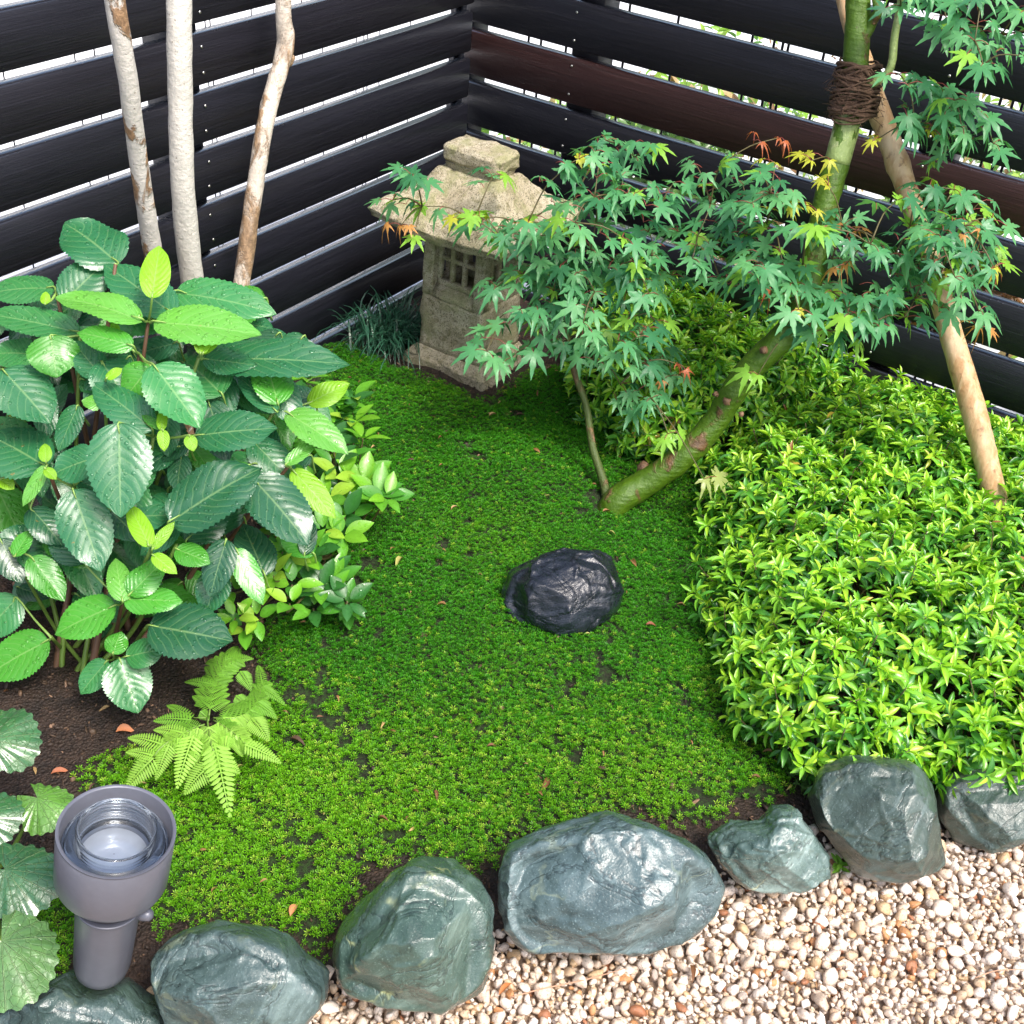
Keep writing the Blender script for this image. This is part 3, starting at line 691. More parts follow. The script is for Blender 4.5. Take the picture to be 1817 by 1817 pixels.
# soil crumbs
n = 26000; x = r2.uniform(-2.3, -.2, n); y = r2.uniform(-1.9, -.02, n); im_ = inside(MOSS, x, y); k_ = in_bed(x, y) & (~(im_ & (polydist(MOSS, x, y) > .03)) | (r2.random(n) < .35)) & vis(x, y, 0, 60); x, y = x[k_], y[k_]; n = len(x)
S1, F1 = ico(1); s = r2.gamma(1.8, .0011, n)+.0006; M = nz(r2.normal(size=(n, 3, 3)))*s[:, None, None]*r2.uniform(.5, 1.3, (n, 1, 3))
V, Fm = stamp(S1, (F1,), M, np.stack([x, y, np.where(inside(MOSS, x, y), moss_height(x, y)-.008, bed_height(x, y)+s*.3)], -1))
cc = np.array([(.03, .018, .012), (.06, .035, .02), (.12, .07, .04), (.22, .13, .08)])[r2.choice(4, n, p=[.5, .3, .15, .05])]
ck = Nodes('soil_crumb'); cm = ck.end(ck.n('BsdfPrincipled', Base_Color=ck.col(), Roughness=.65).outputs[0])
o = link('soil_crumbs', mesh('soil_crumbs', V, Fm, cm, col=np.repeat(cc, len(S1), 0))); tag(o, 'crumbs of dark soil and bark between the plants', 'soil', kind='stuff')

# ------------------------------------------------------------------ tree bark
def bark(name, a, b, patch, lo=.5, hi=.6, rings=0.0, rough_=.6, stretch=(1, 1, .45), sc=16):
    k = Nodes(name); co = k.n('NewGeometry').outputs['Position']; cs = k.scaled(co, stretch)
    n1 = k.noise(sc, 6, .62, cs, .6).outputs[0]; n2 = k.noise(90, 5, .65, co).outputs[0]; sp = k.n('TexVoronoi', Vector=co, Scale=75.0).outputs[0]
    c = k.mix(n2, a, b)
    c = k.mix(k.ramp(n1, lo, hi), c, k.mix(k.ramp(n2, .35, .65), patch, tuple(min(1, x*1.9) for x in patch)))
    c = k.mix(k.math('MULTIPLY', k.math('SUBTRACT', 1.0, k.ramp(sp, .07, .14)), .75), c, tuple(x*.6 for x in patch))
    h = k.math('ADD', n2, k.math('MULTIPLY', k.ramp(n1, lo, hi), .7))
    if rings:
        w = k.noise(1, 3, .5, k.scaled(co, (12, 12, 130))).outputs[0]; h = k.math('ADD', h, k.math('MULTIPLY', w, rings))
    return k.end(k.n('BsdfPrincipled', Base_Color=c, Roughness=rough_, Normal=k.bump(h, .003)).outputs[0])
pale_bark = bark('pale_peeling_bark', (.52, .48, .42), (.68, .64, .59), (.20, .12, .065), .52, .57)
brown_bark = bark('mottled_brown_bark', (.50, .42, .33), (.66, .60, .52), (.20, .13, .075), .47, .58)
maple_bark = bark('green_maple_bark', (.026, .066, .001), (.085, .17, .004), (.085, .045, .018), .57, .66, .8, .5, (1, 1, 1), 17)
pale_green_bark = bark('pale_green_bark', (.19, .27, .07), (.30, .38, .14), (.35, .36, .2), .55, .7, .2, .4)
twig_m = simple_material('green_brown_twig', (.09, .075, .025), .5)
red_twig = simple_material('red_petiole', (.22, .045, .035), .45)
stem_m = simple_material('green_stem', (.14, .24, .04), .45)
wood_stem = simple_material('woody_stem', (.13, .065, .035), .6)

white_bark = bark('smooth_white_bark', (.56, .53, .46), (.68, .65, .59), (.25, .17, .10), .66, .72)
crape = empty('pale_barked_tree', aty(370, 720, -.10)*np.array([1, 1, 0]), 'slender tree with three smooth pale trunks and peeling bark by the left fence', 'tree')
CB = tuple(crape.location)
def trunk(pts, mat, name='trunk', seed=0, parent=crape, base=CB, seg=18, wob=.10, sub=7, **k):
    P = [p[0] for p in pts]; R = [p[1] for p in pts]
    V, F = tube(P, R, seg, sub, wob, seed); return part(name, V, F, mat, parent, base)
def ay(px, py, y, wpx):
    P = aty(px, py, y); return P, wpx*proj(P)[2]/FPX/2
ybase = -.10
def down(P, r, xy=(0, 0)):   # continue a trunk to the ground
    return [(np.array([P[0]+xy[0]*.5, P[1]+xy[1]*.5, P[2]*.5]), r*1.05), (np.array([P[0]+xy[0], P[1]+xy[1], -.02]), r*1.15)]
A = [ay(188, -160, -.30, 40), ay(198, -60, -.29, 38), ay(208, 30, -.28, 37), ay(228, 150, -.26, 35), ay(245, 280, -.22, 33), ay(262, 390, -.19, 33), ay(280, 500, -.16, 33), ay(297, 600, -.13, 34)]
trunk(A+down(A[-1][0], A[-1][1], (.03, .0)), pale_bark, seed=1)
B = [ay(316, -160, -.20, 44), ay(317, -60, -.20, 45), ay(318, 60, -.20, 45), ay(320, 180, -.19, 43), ay(323, 300, -.18, 42), ay(333, 430, -.16, 42), ay(347, 540, -.14, 41), ay(365, 660, -.12, 42)]
trunk(B+down(B[-1][0], B[-1][1], (.0, .0)), white_bark, seed=2)
C = [ay(506, -160, -.09, 28), ay(504, -50, -.09, 29), ay(503, 20, -.09, 28), ay(507, 75, -.09, 32), ay(497, 120, -.09, 31), ay(477, 190, -.095, 31), ay(462, 270, -.1, 30), ay(447, 370, -.1, 30), ay(432, 480, -.1, 30), ay(413, 600, -.1, 31), ay(398, 690, -.1, 34)]
trunk(C+down(C[-1][0], C[-1][1], (-.01, .0)), brown_bark, seed=3)
kn = aty(512, 103, -.085); S, F = ico(3); kr = .012
part('knot', kn+S*kr*(1+.25*fbm(S, 2, 3))[:, None]*np.array([1, 1, 1.2]), (F,), brown_bark, crape, CB)

# ------------------------------------------------------------------ maple
mb = atz(1084, 897, .035)
maple = empty('japanese_maple', mb, 'japanese maple with curved mossy green trunk leaning right over the azalea', 'tree')
MB = tuple(mb)
def dd_(px, py, d, wpx): return atd(px, py, d), wpx*d/FPX/2
TR = [(mb+np.array([-.01, .0, -.06]), .033), dd_(1094, 892, 2.60, 54), dd_(1145, 858, 2.595, 50), dd_(1215, 808, 2.57, 47), dd_(1268, 750, 2.55, 46), dd_(1305, 690, 2.51, 46), dd_(1345, 640, 2.48, 48), dd_(1395, 592, 2.45, 47), dd_(1432, 520, 2.43, 46), dd_(1450, 440, 2.42, 46), dd_(1463, 370, 2.41, 44), dd_(1485, 290, 2.40, 45), dd_(1503, 220, 2.38, 46), dd_(1514, 160, 2.36, 46), dd_(1520, 90, 2.34, 46), dd_(1523, 10, 2.32, 44), dd_(1520, -80, 2.30, 42), dd_(1515, -200, 2.26, 38)]
V, F = tube([p for p, _ in TR[:13]], [r for _, r in TR[:13]], 20, 7, .12, 5); part('trunk', V, F, maple_bark, maple, MB)
V, F = tube([p for p, _ in TR[11:14]], [r*1.015 for _, r in TR[11:14]], 20, 7, .05, 6); o = part('trunk_sleeve', V, F, pale_green_bark, maple, MB); o['label'] = 'paler smooth stretch of trunk below the rope'
V, F = tube([p for p, _ in TR[12:]], [r for _, r in TR[12:]], 20, 7, .08, 7); part('upper_trunk', V, F, maple_bark, maple, MB)
# scars and buds on the bark
items = []
for (px, py, d, r) in ((1243, 800, 2.56, .010), (1140, 830, 2.60, .014), (1205, 778, 2.56, .006), (1290, 712, 2.49, .008), (1270, 700, 2.49, .006), (1330, 668, 2.47, .010), (1080, 884, 2.60, .013), (1355, 622, 2.44, .008), (1315, 735, 2.50, .006), (1185, 845, 2.585, .007)):
    P = atd(px, py, d); S, F = ico(2); items.append((P+S*r*(1+.35*fbm(S+px, 2.2, 3))[:, None], (F,)))
V, F = merge(items); tag(part('bark_scars', V, F, bark('scar_bark', (.14, .07, .035), (.26, .15, .08), (.07, .035, .02)), maple, MB), kind='stuff')
SIDE = [(mb+np.array([0, .01, -.03]), .010), dd_(1074, 868, 2.615, 17), dd_(1052, 795, 2.62, 14), dd_(1040, 720, 2.63, 13), dd_(1020, 660, 2.64, 13), dd_(1008, 600, 2.62, 10), dd_(985, 540, 2.60, 8), dd_(950, 470, 2.58, 6), dd_(930, 400, 2.57, 4)]
V, F = tube([p for p, _ in SIDE], [r for _, r in SIDE], 8, 5, .1, 3); part('side_stem', V, F, bark('stem_bark', (.035, .065, .008), (.075, .10, .02), (.10, .055, .025), .5, .62), maple, MB)
UP = [dd_(1535, 330, 2.39, 14), dd_(1560, 200, 2.34, 15), dd_(1575, 130, 2.31, 15), dd_(1588, 60, 2.28, 14), dd_(1600, -10, 2.25, 12), dd_(1610, -90, 2.22, 9)]
V, F = tube([TR[13][0]]+[p for p, _ in UP[2:]], [.009]+[r for _, r in UP[2:]], 8, 5); part('branch', V, F, pale_green_bark, maple, MB)
V, F = tube([TR[14][0], atd(1548, 38, 2.31), atd(1558, 20, 2.29), atd(1552, -5, 2.29)], [.013, .010, .009, .006], 9, 4, .2, 2); part('cut_stub', V, F, maple_bark, maple, MB)

# leaves: palmate, seven toothed lobes, drooping tips; template along +y, face up +z, stalk end at origin
def maple_template(n=7, seed=0, droop=.35, narrow=1.0):
    r = random.Random(seed); V = [(0, 0, 0)]; F = []
    angs = {7: [-128, -84, -42, 0, 42, 84, 128], 5: [-98, -47, 0, 47, 98]}[n]; lens = {7: [.36, .66, .9, 1.0, .9, .66, .36], 5: [.55, .85, 1, .85, .55]}[n]
    inner = []
    for i in range(len(angs)+1):
        a = (angs[max(0, i-1)]+angs[min(len(angs)-1, i)])/2 if 0 < i < len(angs) else (angs[0]-28 if i == 0 else angs[-1]+28)
        rr = .26 if 0 < i < len(angs) else .08
        inner.append(len(V)); V.append((math.sin(math.radians(a))*rr, math.cos(math.radians(a))*rr, .01))
    for i, (a, L) in enumerate(zip(angs, lens)):
        a += r.uniform(-5, 5); L *= r.uniform(.92, 1.08); ca, sa = math.cos(math.radians(a)), math.sin(math.radians(a))
        def p(t, w, z=0):
            x = w; y = t*L; zz = z-droop*(t*L)**2.2-.02*abs(w)
            return (x*ca+y*sa, -x*sa+y*ca, zz)
        W = .122*narrow*(1 if L > .5 else .75); b = len(V)
        V += [p(.30, 0, -.02), p(.52, -W, .01), p(.52, W, .01), p(.56, 0, -.02), p(.60, -W*.62, 0), p(.60, W*.62, 0), p(.78, -W*.5, 0), p(.78, W*.5, 0), p(1.0, 0, 0)]
        i0, i1 = inner[i], inner[i+1]
        F += [[0, b, i0], [0, i1, b], [i0, b, b+3, b+1], [i1, b+2, b+3, b], [b+1, b+3, b+4], [b+2, b+5, b+3], [b+4, b+3, b+6], [b+3, b+5, b+7], [b+3, b+8, b+6], [b+3, b+7, b+8]]
    return np.array(V, float), F
def frame(y, up):
    """rotation whose +y is y and whose +z is near up"""
    y = nz(y); z = np.asarray(up, float)-y*(np.dot(up, y)); z = nz(z); x = np.cross(y, z); return np.stack([x, y, z], -1)
def to_arr(F):
    d = {}
    for f in F: d.setdefault(len(f), []).append(f)
    return tuple(np.array(v) for v in d.values())
maple_leaf_m = leaf_material('maple_leaf', .36, .36, spec=.45)
MCOL = {'g0': (.085, .29, .12), 'g1': (.13, .36, .15), 'g2': (.05, .20, .09), 'l': (.24, .48, .06), 'y': (.45, .46, .05), 'o': (.52, .25, .08), 'r': (.42, .12, .05), 'p': (.34, .40, .14)}
class Leaves:
    """collects leaves of one plant: up to 300 become objects named leaf, the rest one joined part"""
    def __init__(s, parent, base, mat, templates): s.p, s.b, s.m, s.T, s.L = parent, np.array(base), mat, templates, []
    def add(s, ti, col, M, P, pri): s.L.append((ti, col, M, np.asarray(P)-s.b, pri))
    def finish(s, n=300, name='leaf', rest='foliage'):
        s.L.sort(key=lambda l: -l[4]); cache = {}
        for ti, col, M, P, _ in s.L[:n]:
            if (ti, col) not in cache:
                V, F, sh = s.T[ti]; cache[(ti, col)] = mesh(name, V, to_arr(F), s.m, col=np.array(col)[None]*sh[:, None])
            m4 = np.eye(4); m4[:3, :3] = M; m4[:3, 3] = P
            link(name, cache[(ti, col)], s.p, Matrix(m4.tolist()))
        R = s.L[n:]
        if R:
            it = []; cc = []
            for ti in range(len(s.T)):
                sub = [l for l in R if l[0] == ti]
                if not sub: continue
                V, F, sh = s.T[ti]; Vv, Ff = stamp(V, to_arr(F), np.array([l[2] for l in sub]), np.array([l[3] for l in sub]))
                it.append((Vv, Ff)); cc.append((np.array([l[1] for l in sub])[:, None]*sh[None, :, None]).reshape(-1, 3))
            V, F = merge(it); o = link(rest, mesh(rest, V, F, s.m, col=np.vstack(cc)), s.p); tag(o, kind='stuff')
MT = []
for sd_, n_, dr, nw in ((0, 7, .30, 1), (1, 7, .55, 1), (2, 7, .42, 1.1), (3, 5, .75, .95), (4, 7, .2, 1.05), (5, 5, 1.3, .5)):
    V, F = maple_template(n_, sd_, dr, nw); MT.append((V, F, 1+.12*(np.hypot(V[:, 0], V[:, 1]) < .12)))
ML = Leaves(maple, MB, maple_leaf_m, MT)
rm = random.Random(5)
# foliage clouds: outline in the photograph, depth there, number of twig tips, yellow share
CL = [([(690, 320), (760, 290), (870, 300), (930, 360), (920, 430), (810, 410), (730, 395), (690, 350)], 2.60, 6, .08),
      ([(960, 330), (1010, 270), (1090, 235), (1200, 265), (1330, 290), (1345, 400), (1330, 490), (1200, 500), (1080, 480), (930, 470), (880, 430), (940, 380)], 2.47, 40, .01),
      ([(880, 490), (960, 470), (1080, 480), (1180, 500), (1190, 600), (1190, 690), (1120, 730), (1060, 640), (960, 640), (890, 660), (850, 630), (880, 560)], 2.54, 30, .02),
      ([(1330, 290), (1400, 330), (1480, 300), (1640, 270), (1720, 320), (1790, 370), (1760, 450), (1700, 520), (1650, 570), (1570, 560), (1500, 540), (1420, 520), (1330, 480)], 2.33, 38, .04),
      ([(1250, 490), (1330, 480), (1500, 520), (1560, 560), (1520, 620), (1440, 600), (1350, 560)], 2.36, 10, .02),
      ([(1630, 400), (1760, 400), (1780, 520), (1740, 580), (1690, 560), (1640, 470)], 2.30, 6, .12),
      ([(1600, 220), (1700, 170), (1800, 240), (1790, 270), (1700, 260)], 2.25, 5, .05),
      ([(1570, -40), (1660, -60), (1860, -60), (1870, 130), (1760, 130), (1640, 60), (1570, 60)], 2.20, 12, .03),
      ([(1560, 130), (1640, 120), (1720, 200), (1690, 260), (1620, 250), (1570, 190)], 2.27, 6, .05)]
nodes = [(p, None) for p, _ in TR[7:16]]+[(p, None) for p, _ in SIDE[4:]]+[(p, None) for p, _ in UP[1:5]]
tips = []
for poly, d0, cnt, yel in CL:
    xs = [p[0] for p in poly]; ys = [p[1] for p in poly]; got = []; tries = 0; mind = math.sqrt((max(xs)-min(xs))*(max(ys)-min(ys))/cnt)*.62
    while len(got) < cnt and tries < 6000:
        tries += 1; x, y = rm.uniform(min(xs), max(xs)), rm.uniform(min(ys), max(ys))
        if not bool(inside(poly, x, y)) or (1380 < x < 1560 and 100 < y < 400) or (abs(x-(1545+(y-170)*.38)) < 55 and 90 < y < 330) or any((x-a)**2+(y-b)**2 < mind**2 for a, b in got): continue
        got.append((x, y)); tips.append((atd(x, y, d0+rm.uniform(-.09, .09)), yel))
# light clusters that catch the eye in the photograph
hand = [((1380, 245), 2.36, 'r', 3), ((1375, 290), 2.35, 'y', 4), ((1440, 285), 2.34, 'y', 3), ((1470, 330), 2.33, 'y', 1), ((1370, 370), 2.35, 'y', 4), ((1430, 365), 2.34, 'y', 3), ((1520, 410), 2.3, 'o', 2), ((820, 385), 2.55, 'y', 3), ((850, 385), 2.55, 'l', 2), ((712, 400), 2.57, 'o', 1), ((735, 420), 2.57, 'l', 1), ((1250, 850), 2.5, 'p', 2), ((1185, 770), 2.54, 'l', 2), ((1200, 645), 2.5, 'r', 1), ((1735, 580), 2.3, 'o', 2), ((1760, 475), 2.3, 'r', 2), ((1350, 500), 2.35, 'r', 2), ((1560, 245), 2.3, 'y', 2), ((1345, 665), 2.42, 'l', 1), ((1130, 585), 2.5, 'y', 2), ((1500, 470), 2.3, 'o', 2), ((1130, 560), 2.5, 'l', 2)]
root_pts = [np.array(p) for p, _ in nodes]; parent_of = []
order = sorted(range(len(tips)), key=lambda i: min(np.linalg.norm(tips[i][0]-q) for q in root_pts))
net = list(root_pts); twigs = []
up = np.array([0, 0, 1.])
def add_leaf(P, dirn, size, col, ti, upv=None):
    u = up*1.0+nz(CAM-P)*.35+np.array([rm.gauss(0, .22), rm.gauss(0, .22), 0]) if upv is None else upv
    ML.add(ti, col, frame(dirn, u)*size, P, -proj(P)[2]+rm.uniform(0, .15))
def petiole(a, b, r=.0008):
    m_ = (np.array(a)+b)/2+np.array([0, 0, .004]); return tube([a, m_, b], [r, r, r], 4, 2)
pet = []; tw_items = []
def spray(P, D, yel, tone=None, npair=None, gen=1.0):
    """a short twig ending at P, heading along D, with opposite pairs of leaves"""
    D = nz(D*np.array([1, 1, .35])); side = nz(np.cross(D, up)); k_ = npair or rm.choice((2, 2, 3)); L = .045*(k_-1)
    for i in range(k_):
        c = P-D*(L*(1-i/max(1, k_-1)) if k_ > 1 else 0)
        for s in (-1, 1):
            if rm.random() < .12: continue
            pd = nz(D*rm.uniform(.15, .8)+side*s*rm.uniform(.6, 1.1)+up*rm.uniform(-.1, .35)); pl_ = rm.uniform(.018, .032)
            b = c+pd*pl_; pet.append(petiole(c, b))
            if tone: key = tone
            else: key = rm.choices(('g0', 'g1', 'g2', 'l', 'y', 'o'), (.40, .30, .24, .04+yel*.2, yel*.3, yel*.12))[0]
            ti = 5 if key in 'or' and rm.random() < .7 else rm.randrange(5)
            sz_ = rm.uniform(.034, .056)*(.62 if key in ('y', 'o', 'r') else 1)*gen
            dl = nz(np.array([pd[0], pd[1], rm.uniform(-.75, -.1)])+D*.3); add_leaf(b, dl, sz_, MCOL[key], ti)
    key = tone or rm.choices(('g1', 'l', 'y', 'o'), (.6, .3, yel, yel*.5))[0]
    add_leaf(P, nz(D+up*rm.uniform(-.5, .1)), rm.uniform(.03, .05)*gen*(.7 if key in ('y', 'o', 'r') else 1), MCOL[key], 5 if key in 'or' else rm.randrange(5))
for i in order:
    P, yel = tips[i]; j = min(range(len(net)), key=lambda q: np.linalg.norm(net[q]-P)+.25*max(0, net[q][2]-P[2]-.05)); Q = net[j]
    L = np.linalg.norm(P-Q); mid = (P+Q)/2+up*.12*L+np.array([rm.gauss(0, .05), rm.gauss(0, .05), 0])*L
    tw_items.append(tube([Q, mid, P], [.0013+.006*min(L, .4), .0012+.003*min(L, .4), .0010], 5, 3))
    net.append(P); D = P-mid; spray(P, D if np.linalg.norm(D) > 1e-4 else P-Q, yel)
for (px, py), d, tone, cnt in hand:
    P = atd(px, py, d); j = min(range(len(net)), key=lambda q: np.linalg.norm(net[q]-P)); Q = net[j]
    tw_items.append(tube([Q, (P+Q)/2+up*.01, P], [.0016, .0013, .001], 5, 3)); spray(P, P-Q+Rv*.01, 0, tone, 2 if cnt > 2 else 1, 1.0)
V, F = merge(tw_items); tag(part('twigs', V, F, twig_m, maple, MB), kind='stuff')
V, F = merge(pet); tag(part('leaf_stalks', V, F, red_twig, maple, MB), kind='stuff')
ML.finish(); print('maple leaves', len(ML.L))

# ------------------------------------------------------------------ support pole and rope
pk = Nodes('peeled_pole_wood'); co = pk.n('NewGeometry').outputs['Position']
a = pk.noise(1, 6, .6, pk.scaled(co, (60, 60, 7)), .5).outputs[0]; b = pk.noise(60, 4, vec=co).outputs[0]; pk2 = pk.noise(9, 3, vec=co).outputs[0]
c = pk.mix(pk.ramp(a, .3, .7), (.40, .225, .095), (.62, .44, .25)); c = pk.mix(pk.math('MULTIPLY', pk.ramp(b, .62, .7), .6), c, (.16, .07, .03)); c = pk.mix(pk.math('MULTIPLY', pk.ramp(pk2, .5, .7), .4), c, (.62, .50, .38))
pole_m = pk.end(pk.n('BsdfPrincipled', Base_Color=c, Roughness=.42, Normal=pk.bump(pk.math('ADD', a, b), .002)).outputs[0])
pb = atd(1757, 850, 2.50)+(atd(1757, 850, 2.50)-atd(1690, 600, 2.47))*(atd(1757, 850, 2.50)[2]/(atd(1690, 600, 2.47)[2]-atd(1757, 850, 2.50)[2]))
PP = [dd_(1470, -160, 2.50, 28), dd_(1500, 0, 2.48, 31), dd_(1548, 165, 2.46, 38), dd_(1577, 245, 2.455, 40), dd_(1620, 370, 2.455, 37), dd_(1655, 480, 2.46, 39), dd_(1690, 600, 2.47, 41), dd_(1728, 730, 2.485, 44), dd_(1757, 850, 2.50, 43)]
pole = empty('support_pole', pb, 'peeled wooden support pole leaning from the azalea up to the maple trunk', 'pole')
pts_ = [p for p, _ in PP]+[pb+np.array([0, 0, -.03])]; rs = [r for _, r in PP]+[.030]
X_ = catmull(np.hstack([pts_, np.array(rs)[:, None]]), 12); Pq, Rq = X_[:, :3], X_[:, 3].copy()
for kk, ww in ((40, 1.10), (41, 1.13), (42, 1.02), (24, 1.06), (66, 1.04), (92, 1.05)): Rq[kk] *= ww
V, F = tube(Pq, Rq, 18, 1, .07, 9, smoothed=False); part('pole_shaft', V, F, pole_m, pole, tuple(pb))
items = []
rp = random.Random(2)
ctr = (TR[13][0]+PP[2][0])/2; axisv = nz(TR[14][0]-TR[12][0]); off_v = PP[2][0]-TR[13][0]; off_v = off_v-axisv*(off_v@axisv)
wv = nz(off_v); bv = np.cross(axisv, wv); half = np.linalg.norm(off_v)/2
for q_ in range(46):
    h0 = rp.uniform(-.045, .040); tilt = rp.uniform(-.02, .02); R1 = .030+rp.uniform(0, .010); pts__ = []
    for s_ in range(19):
        a = s_/18*2*math.pi*1.02; pts__.append(TR[13][0]+off_v*.0+wv*((R1*math.cos(a))+(min(half*1.5, .035) if math.cos(a) > 0 else 0))+bv*R1*math.sin(a)+axisv*(h0+tilt*math.sin(a+q_)+rp.gauss(0, .0012)))
    items.append(tube(pts__, rp.uniform(.0016, .0036), 5, 2))
for q_ in range(320):
    a = rp.uniform(0, 6.283); R1 = .040; p = TR[13][0]+wv*(R1*math.cos(a)+(.03 if math.cos(a) > 0 else 0))+bv*R1*math.sin(a)+axisv*rp.uniform(-.05, .035)
    d = nz(np.array([rp.gauss(0, 1), rp.gauss(0, 1), rp.gauss(0, .8)])); L = rp.uniform(.008, .026); items.append(tube([p, p+d*L*.5, p+d*L+np.array([rp.gauss(0, .003), rp.gauss(0, .003), -.004])], .0005, 3, 2))
V, F = merge(items); rope_m = simple_material('brown_palm_fibre', (.075, .040, .022), .85, 0, 200, .002, .7)
o = link('fibre_rope_binding', mesh('fibre_rope_binding', V-ctr, F, rope_m)); o.location = Vector(ctr); tag(o, 'brown palm fibre rope wrapped round maple trunk and pole', 'rope')

# ------------------------------------------------------------------ big soft leaves of the hydrangea
def leaf3(base, tip, width, nrm, serr=.05, teeth=17, curl=.12, fold=.18, point=.16, wave=.03, seed=0, nu=34, nv=4, prof=1.0):
    L = np.linalg.norm(tip-base); y = (tip-base)/L; z = nz(nrm-y*(nrm@y)); x = np.cross(y, z); r = np.random.default_rng(seed)
    V = []; UV = []; ph = r.uniform(0, 6.28)
    us = np.linspace(0, 1, nu)
    for i, u in enumerate(us):
        w = (np.sin(np.pi*u**(.80*prof))**.60)*(1-.08*u)
        if u > 1-point: w = max(0, w)*1.0
        w = w*(1-sstep(.80, 1, u)*.38)
        te = 1+serr*(1 if i % 2 else -1)*(1 if .08 < u < .97 else 0)
        for j in range(-nv, nv+1):
            v = j/nv; vv = v*w*(te if abs(j) == nv else 1)
            zz = fold*abs(vv)*.5*width - curl*L*(u-.35)**2*1.3 - .10*width*vv**2 + wave*width*math.sin(u*9+ph+(2 if v > 0 else 0))*abs(v)**2
            V.append(base+y*L*u*(1+0.0)+x*vv*width*.5+z*zz); UV.append((u, .5+.5*v))
    V = np.array(V); V += (tip-V[(nu-1)*(2*nv+1)+nv])*np.repeat(us, 2*nv+1)[:, None]**2*.9
    m = 2*nv+1; i = np.arange(nu-1)[:, None]*m; j = np.arange(m-1)[None]
    return V, (np.stack([i+j, i+j+1, i+m+j+1, i+m+j], -1).reshape(-1, 4),), np.array(UV)
HC = {'d': (.026, .145, .058), 'm': (.040, .20, .060), 'g': (.060, .27, .030), 'l': (.12, .36, .055), 'y': (.24, .50, .025), 'k': (.020, .095, .045)}
hyd_m = leaf_material('hydrangea_leaf', .27, .16, veins=.24, nveins=8, drops=.45, coat=.34)
young_m = leaf_material('young_leaf', .35, .35, veins=.35, nveins=8, drops=.12)
hb = atz(215, 1185, 0)
hyd = empty('hydrangea', hb, 'large hydrangea with wet broad serrated leaves in front of the pale trunks', 'shrub'); HB = tuple(hb)
def hdepth(x, y):
    return 1.90+.20*((x-250)/350)**2+(.14*((y-850)/400)**2 if y > 850 else .05*((y-850)/400)**2)
c2 = lambda x, y: (x/2.3908, 360+y/2.3908)
HL = [  # base, tip, width (enlarged crop pixels), tone, extra depth
 ((500, 250), (275, 85), 225, 'd', .05), ((270, 420), (455, 245), 180, 'd', .04), ((735, 470), (440, 260), 190, 'd', .03), ((740, 372), (1172, 468), 165, 'm', .03),
 ((230, 355), (-60, 385), 115, 'm', .03), ((340, 548), (-60, 470), 125, 'm', 0), ((600, 490), (235, 400), 115, 'l', -.02), ((650, 500), (1112, 560), 165, 'l', -.02),
 ((870, 655), (1492, 685), 170, 'd', -.01), ((860, 660), (1090, 690), 110, 'd', .03), ((645, 402), (678, 180), 125, 'y', -.05),
 ((215, 560), (240, 742), 215, 'g', .0), ((440, 745), (300, 580), 130, 'd', .02), ((565, 605), (325, 548), 110, 'g', -.01), ((10, 705), (215, 935), 235, 'd', -.02), ((150, 640), (-30, 640), 130, 'm', .03),
 ((645, 955), (388, 765), 160, 'd', -.01), ((650, 685), (850, 955), 225, 'm', -.03), ((640, 690), (530, 830), 150, 'g', .03), ((825, 985), (1180, 955), 170, 'd', -.01),
 ((505, 930), (512, 1335), 268, 'd', -.04), ((412, 1075), (225, 1150), 150, 'd', .02), ((195, 1115), (-60, 980), 240, 'd', 0), ((308, 1212), (430, 1565), 222, 'd', -.02),
 ((715, 1352), (1110, 1120), 245, 'k', -.02), ((1070, 1160), (1310, 1450), 225, 'k', 0), ((130, 1290), (270, 1460), 140, 'k', .05), ((0, 1425), (95, 1615), 140, 'k', .02),
 ((130, 1500), (275, 1690), 130, 'g', 0), ((490, 1705), (230, 1830), 165, 'g', -.02), ((520, 1690), (490, 1505), 105, 'l', -.01), ((545, 1665), (705, 1510), 125, 'g', 0), ((525, 1680), (775, 1690), 120, 'g', -.01),
 ((630, 1790), (990, 1860), 240, 'k', -.02), ((745, 1465), (892, 1530), 105, 'g', 0), ((960, 1425), (890, 1675), 135, 'k', 0), ((1000, 1465), (1115, 1705), 110, 'g', -.02),
 ((635, 1455), (545, 1275), 92, 'y', -.03), ((645, 1490), (752, 1575), 65, 'y', -.03), ((645, 1470), (742, 1350), 50, 'y', -.03), ((1180, 852), (1120, 655), 170, 'g', .0), ((1175, 885), (1005, 730), 95, 'd', .02),
 ((1215, 885), (1478, 1065), 135, 'l', -.02), ((1305, 850), (1485, 765), 100, 'y', -.01), ((685, 965), (690, 870), 45, 'y', -.03), ((690, 960), (697, 1055), 52, 'y', -.03), ((800, 985), (822, 1055), 55, 'y', -.03), ((690, 960), (600, 900), 40, 'g', -.01),
 ((450, 745), (520, 700), 40, 'y', -.02), ((445, 850), (345, 840), 70, 'l', 0), ((850, 640), (820, 510), 45, 'y', -.03), ((860, 640), (895, 520), 45, 'y', -.03), ((855, 640), (940, 570), 40, 'y', -.02), ((190, 430), (195, 375), 40, 'y', .0), ((490, 560), (485, 500), 40, 'y', .02),
 ((200, 1110), (95, 1290), 60, 'l', -.01), ((195, 1100), (190, 1020), 55, 'y', -.01), ((190, 1125), (240, 1175), 45, 'y', -.02), ((0, 1170), (60, 1215), 60, 'y', 0), ((60, 1500), (135, 1385), 70, 'g', 0),
 ((1210, 1110), (1350, 1010), 60, 'l', .0), ((1240, 1130), (1425, 1340), 110, 'y', .0), ((1240, 1150), (1390, 1300), 80, 'l', .02), ((1060, 1110), (820, 1180), 60, 'g', .03),
 ((205, 1855), (95, 2005), 0, 'g', 0)]
HL = [h for h in HL if h[2] > 0]
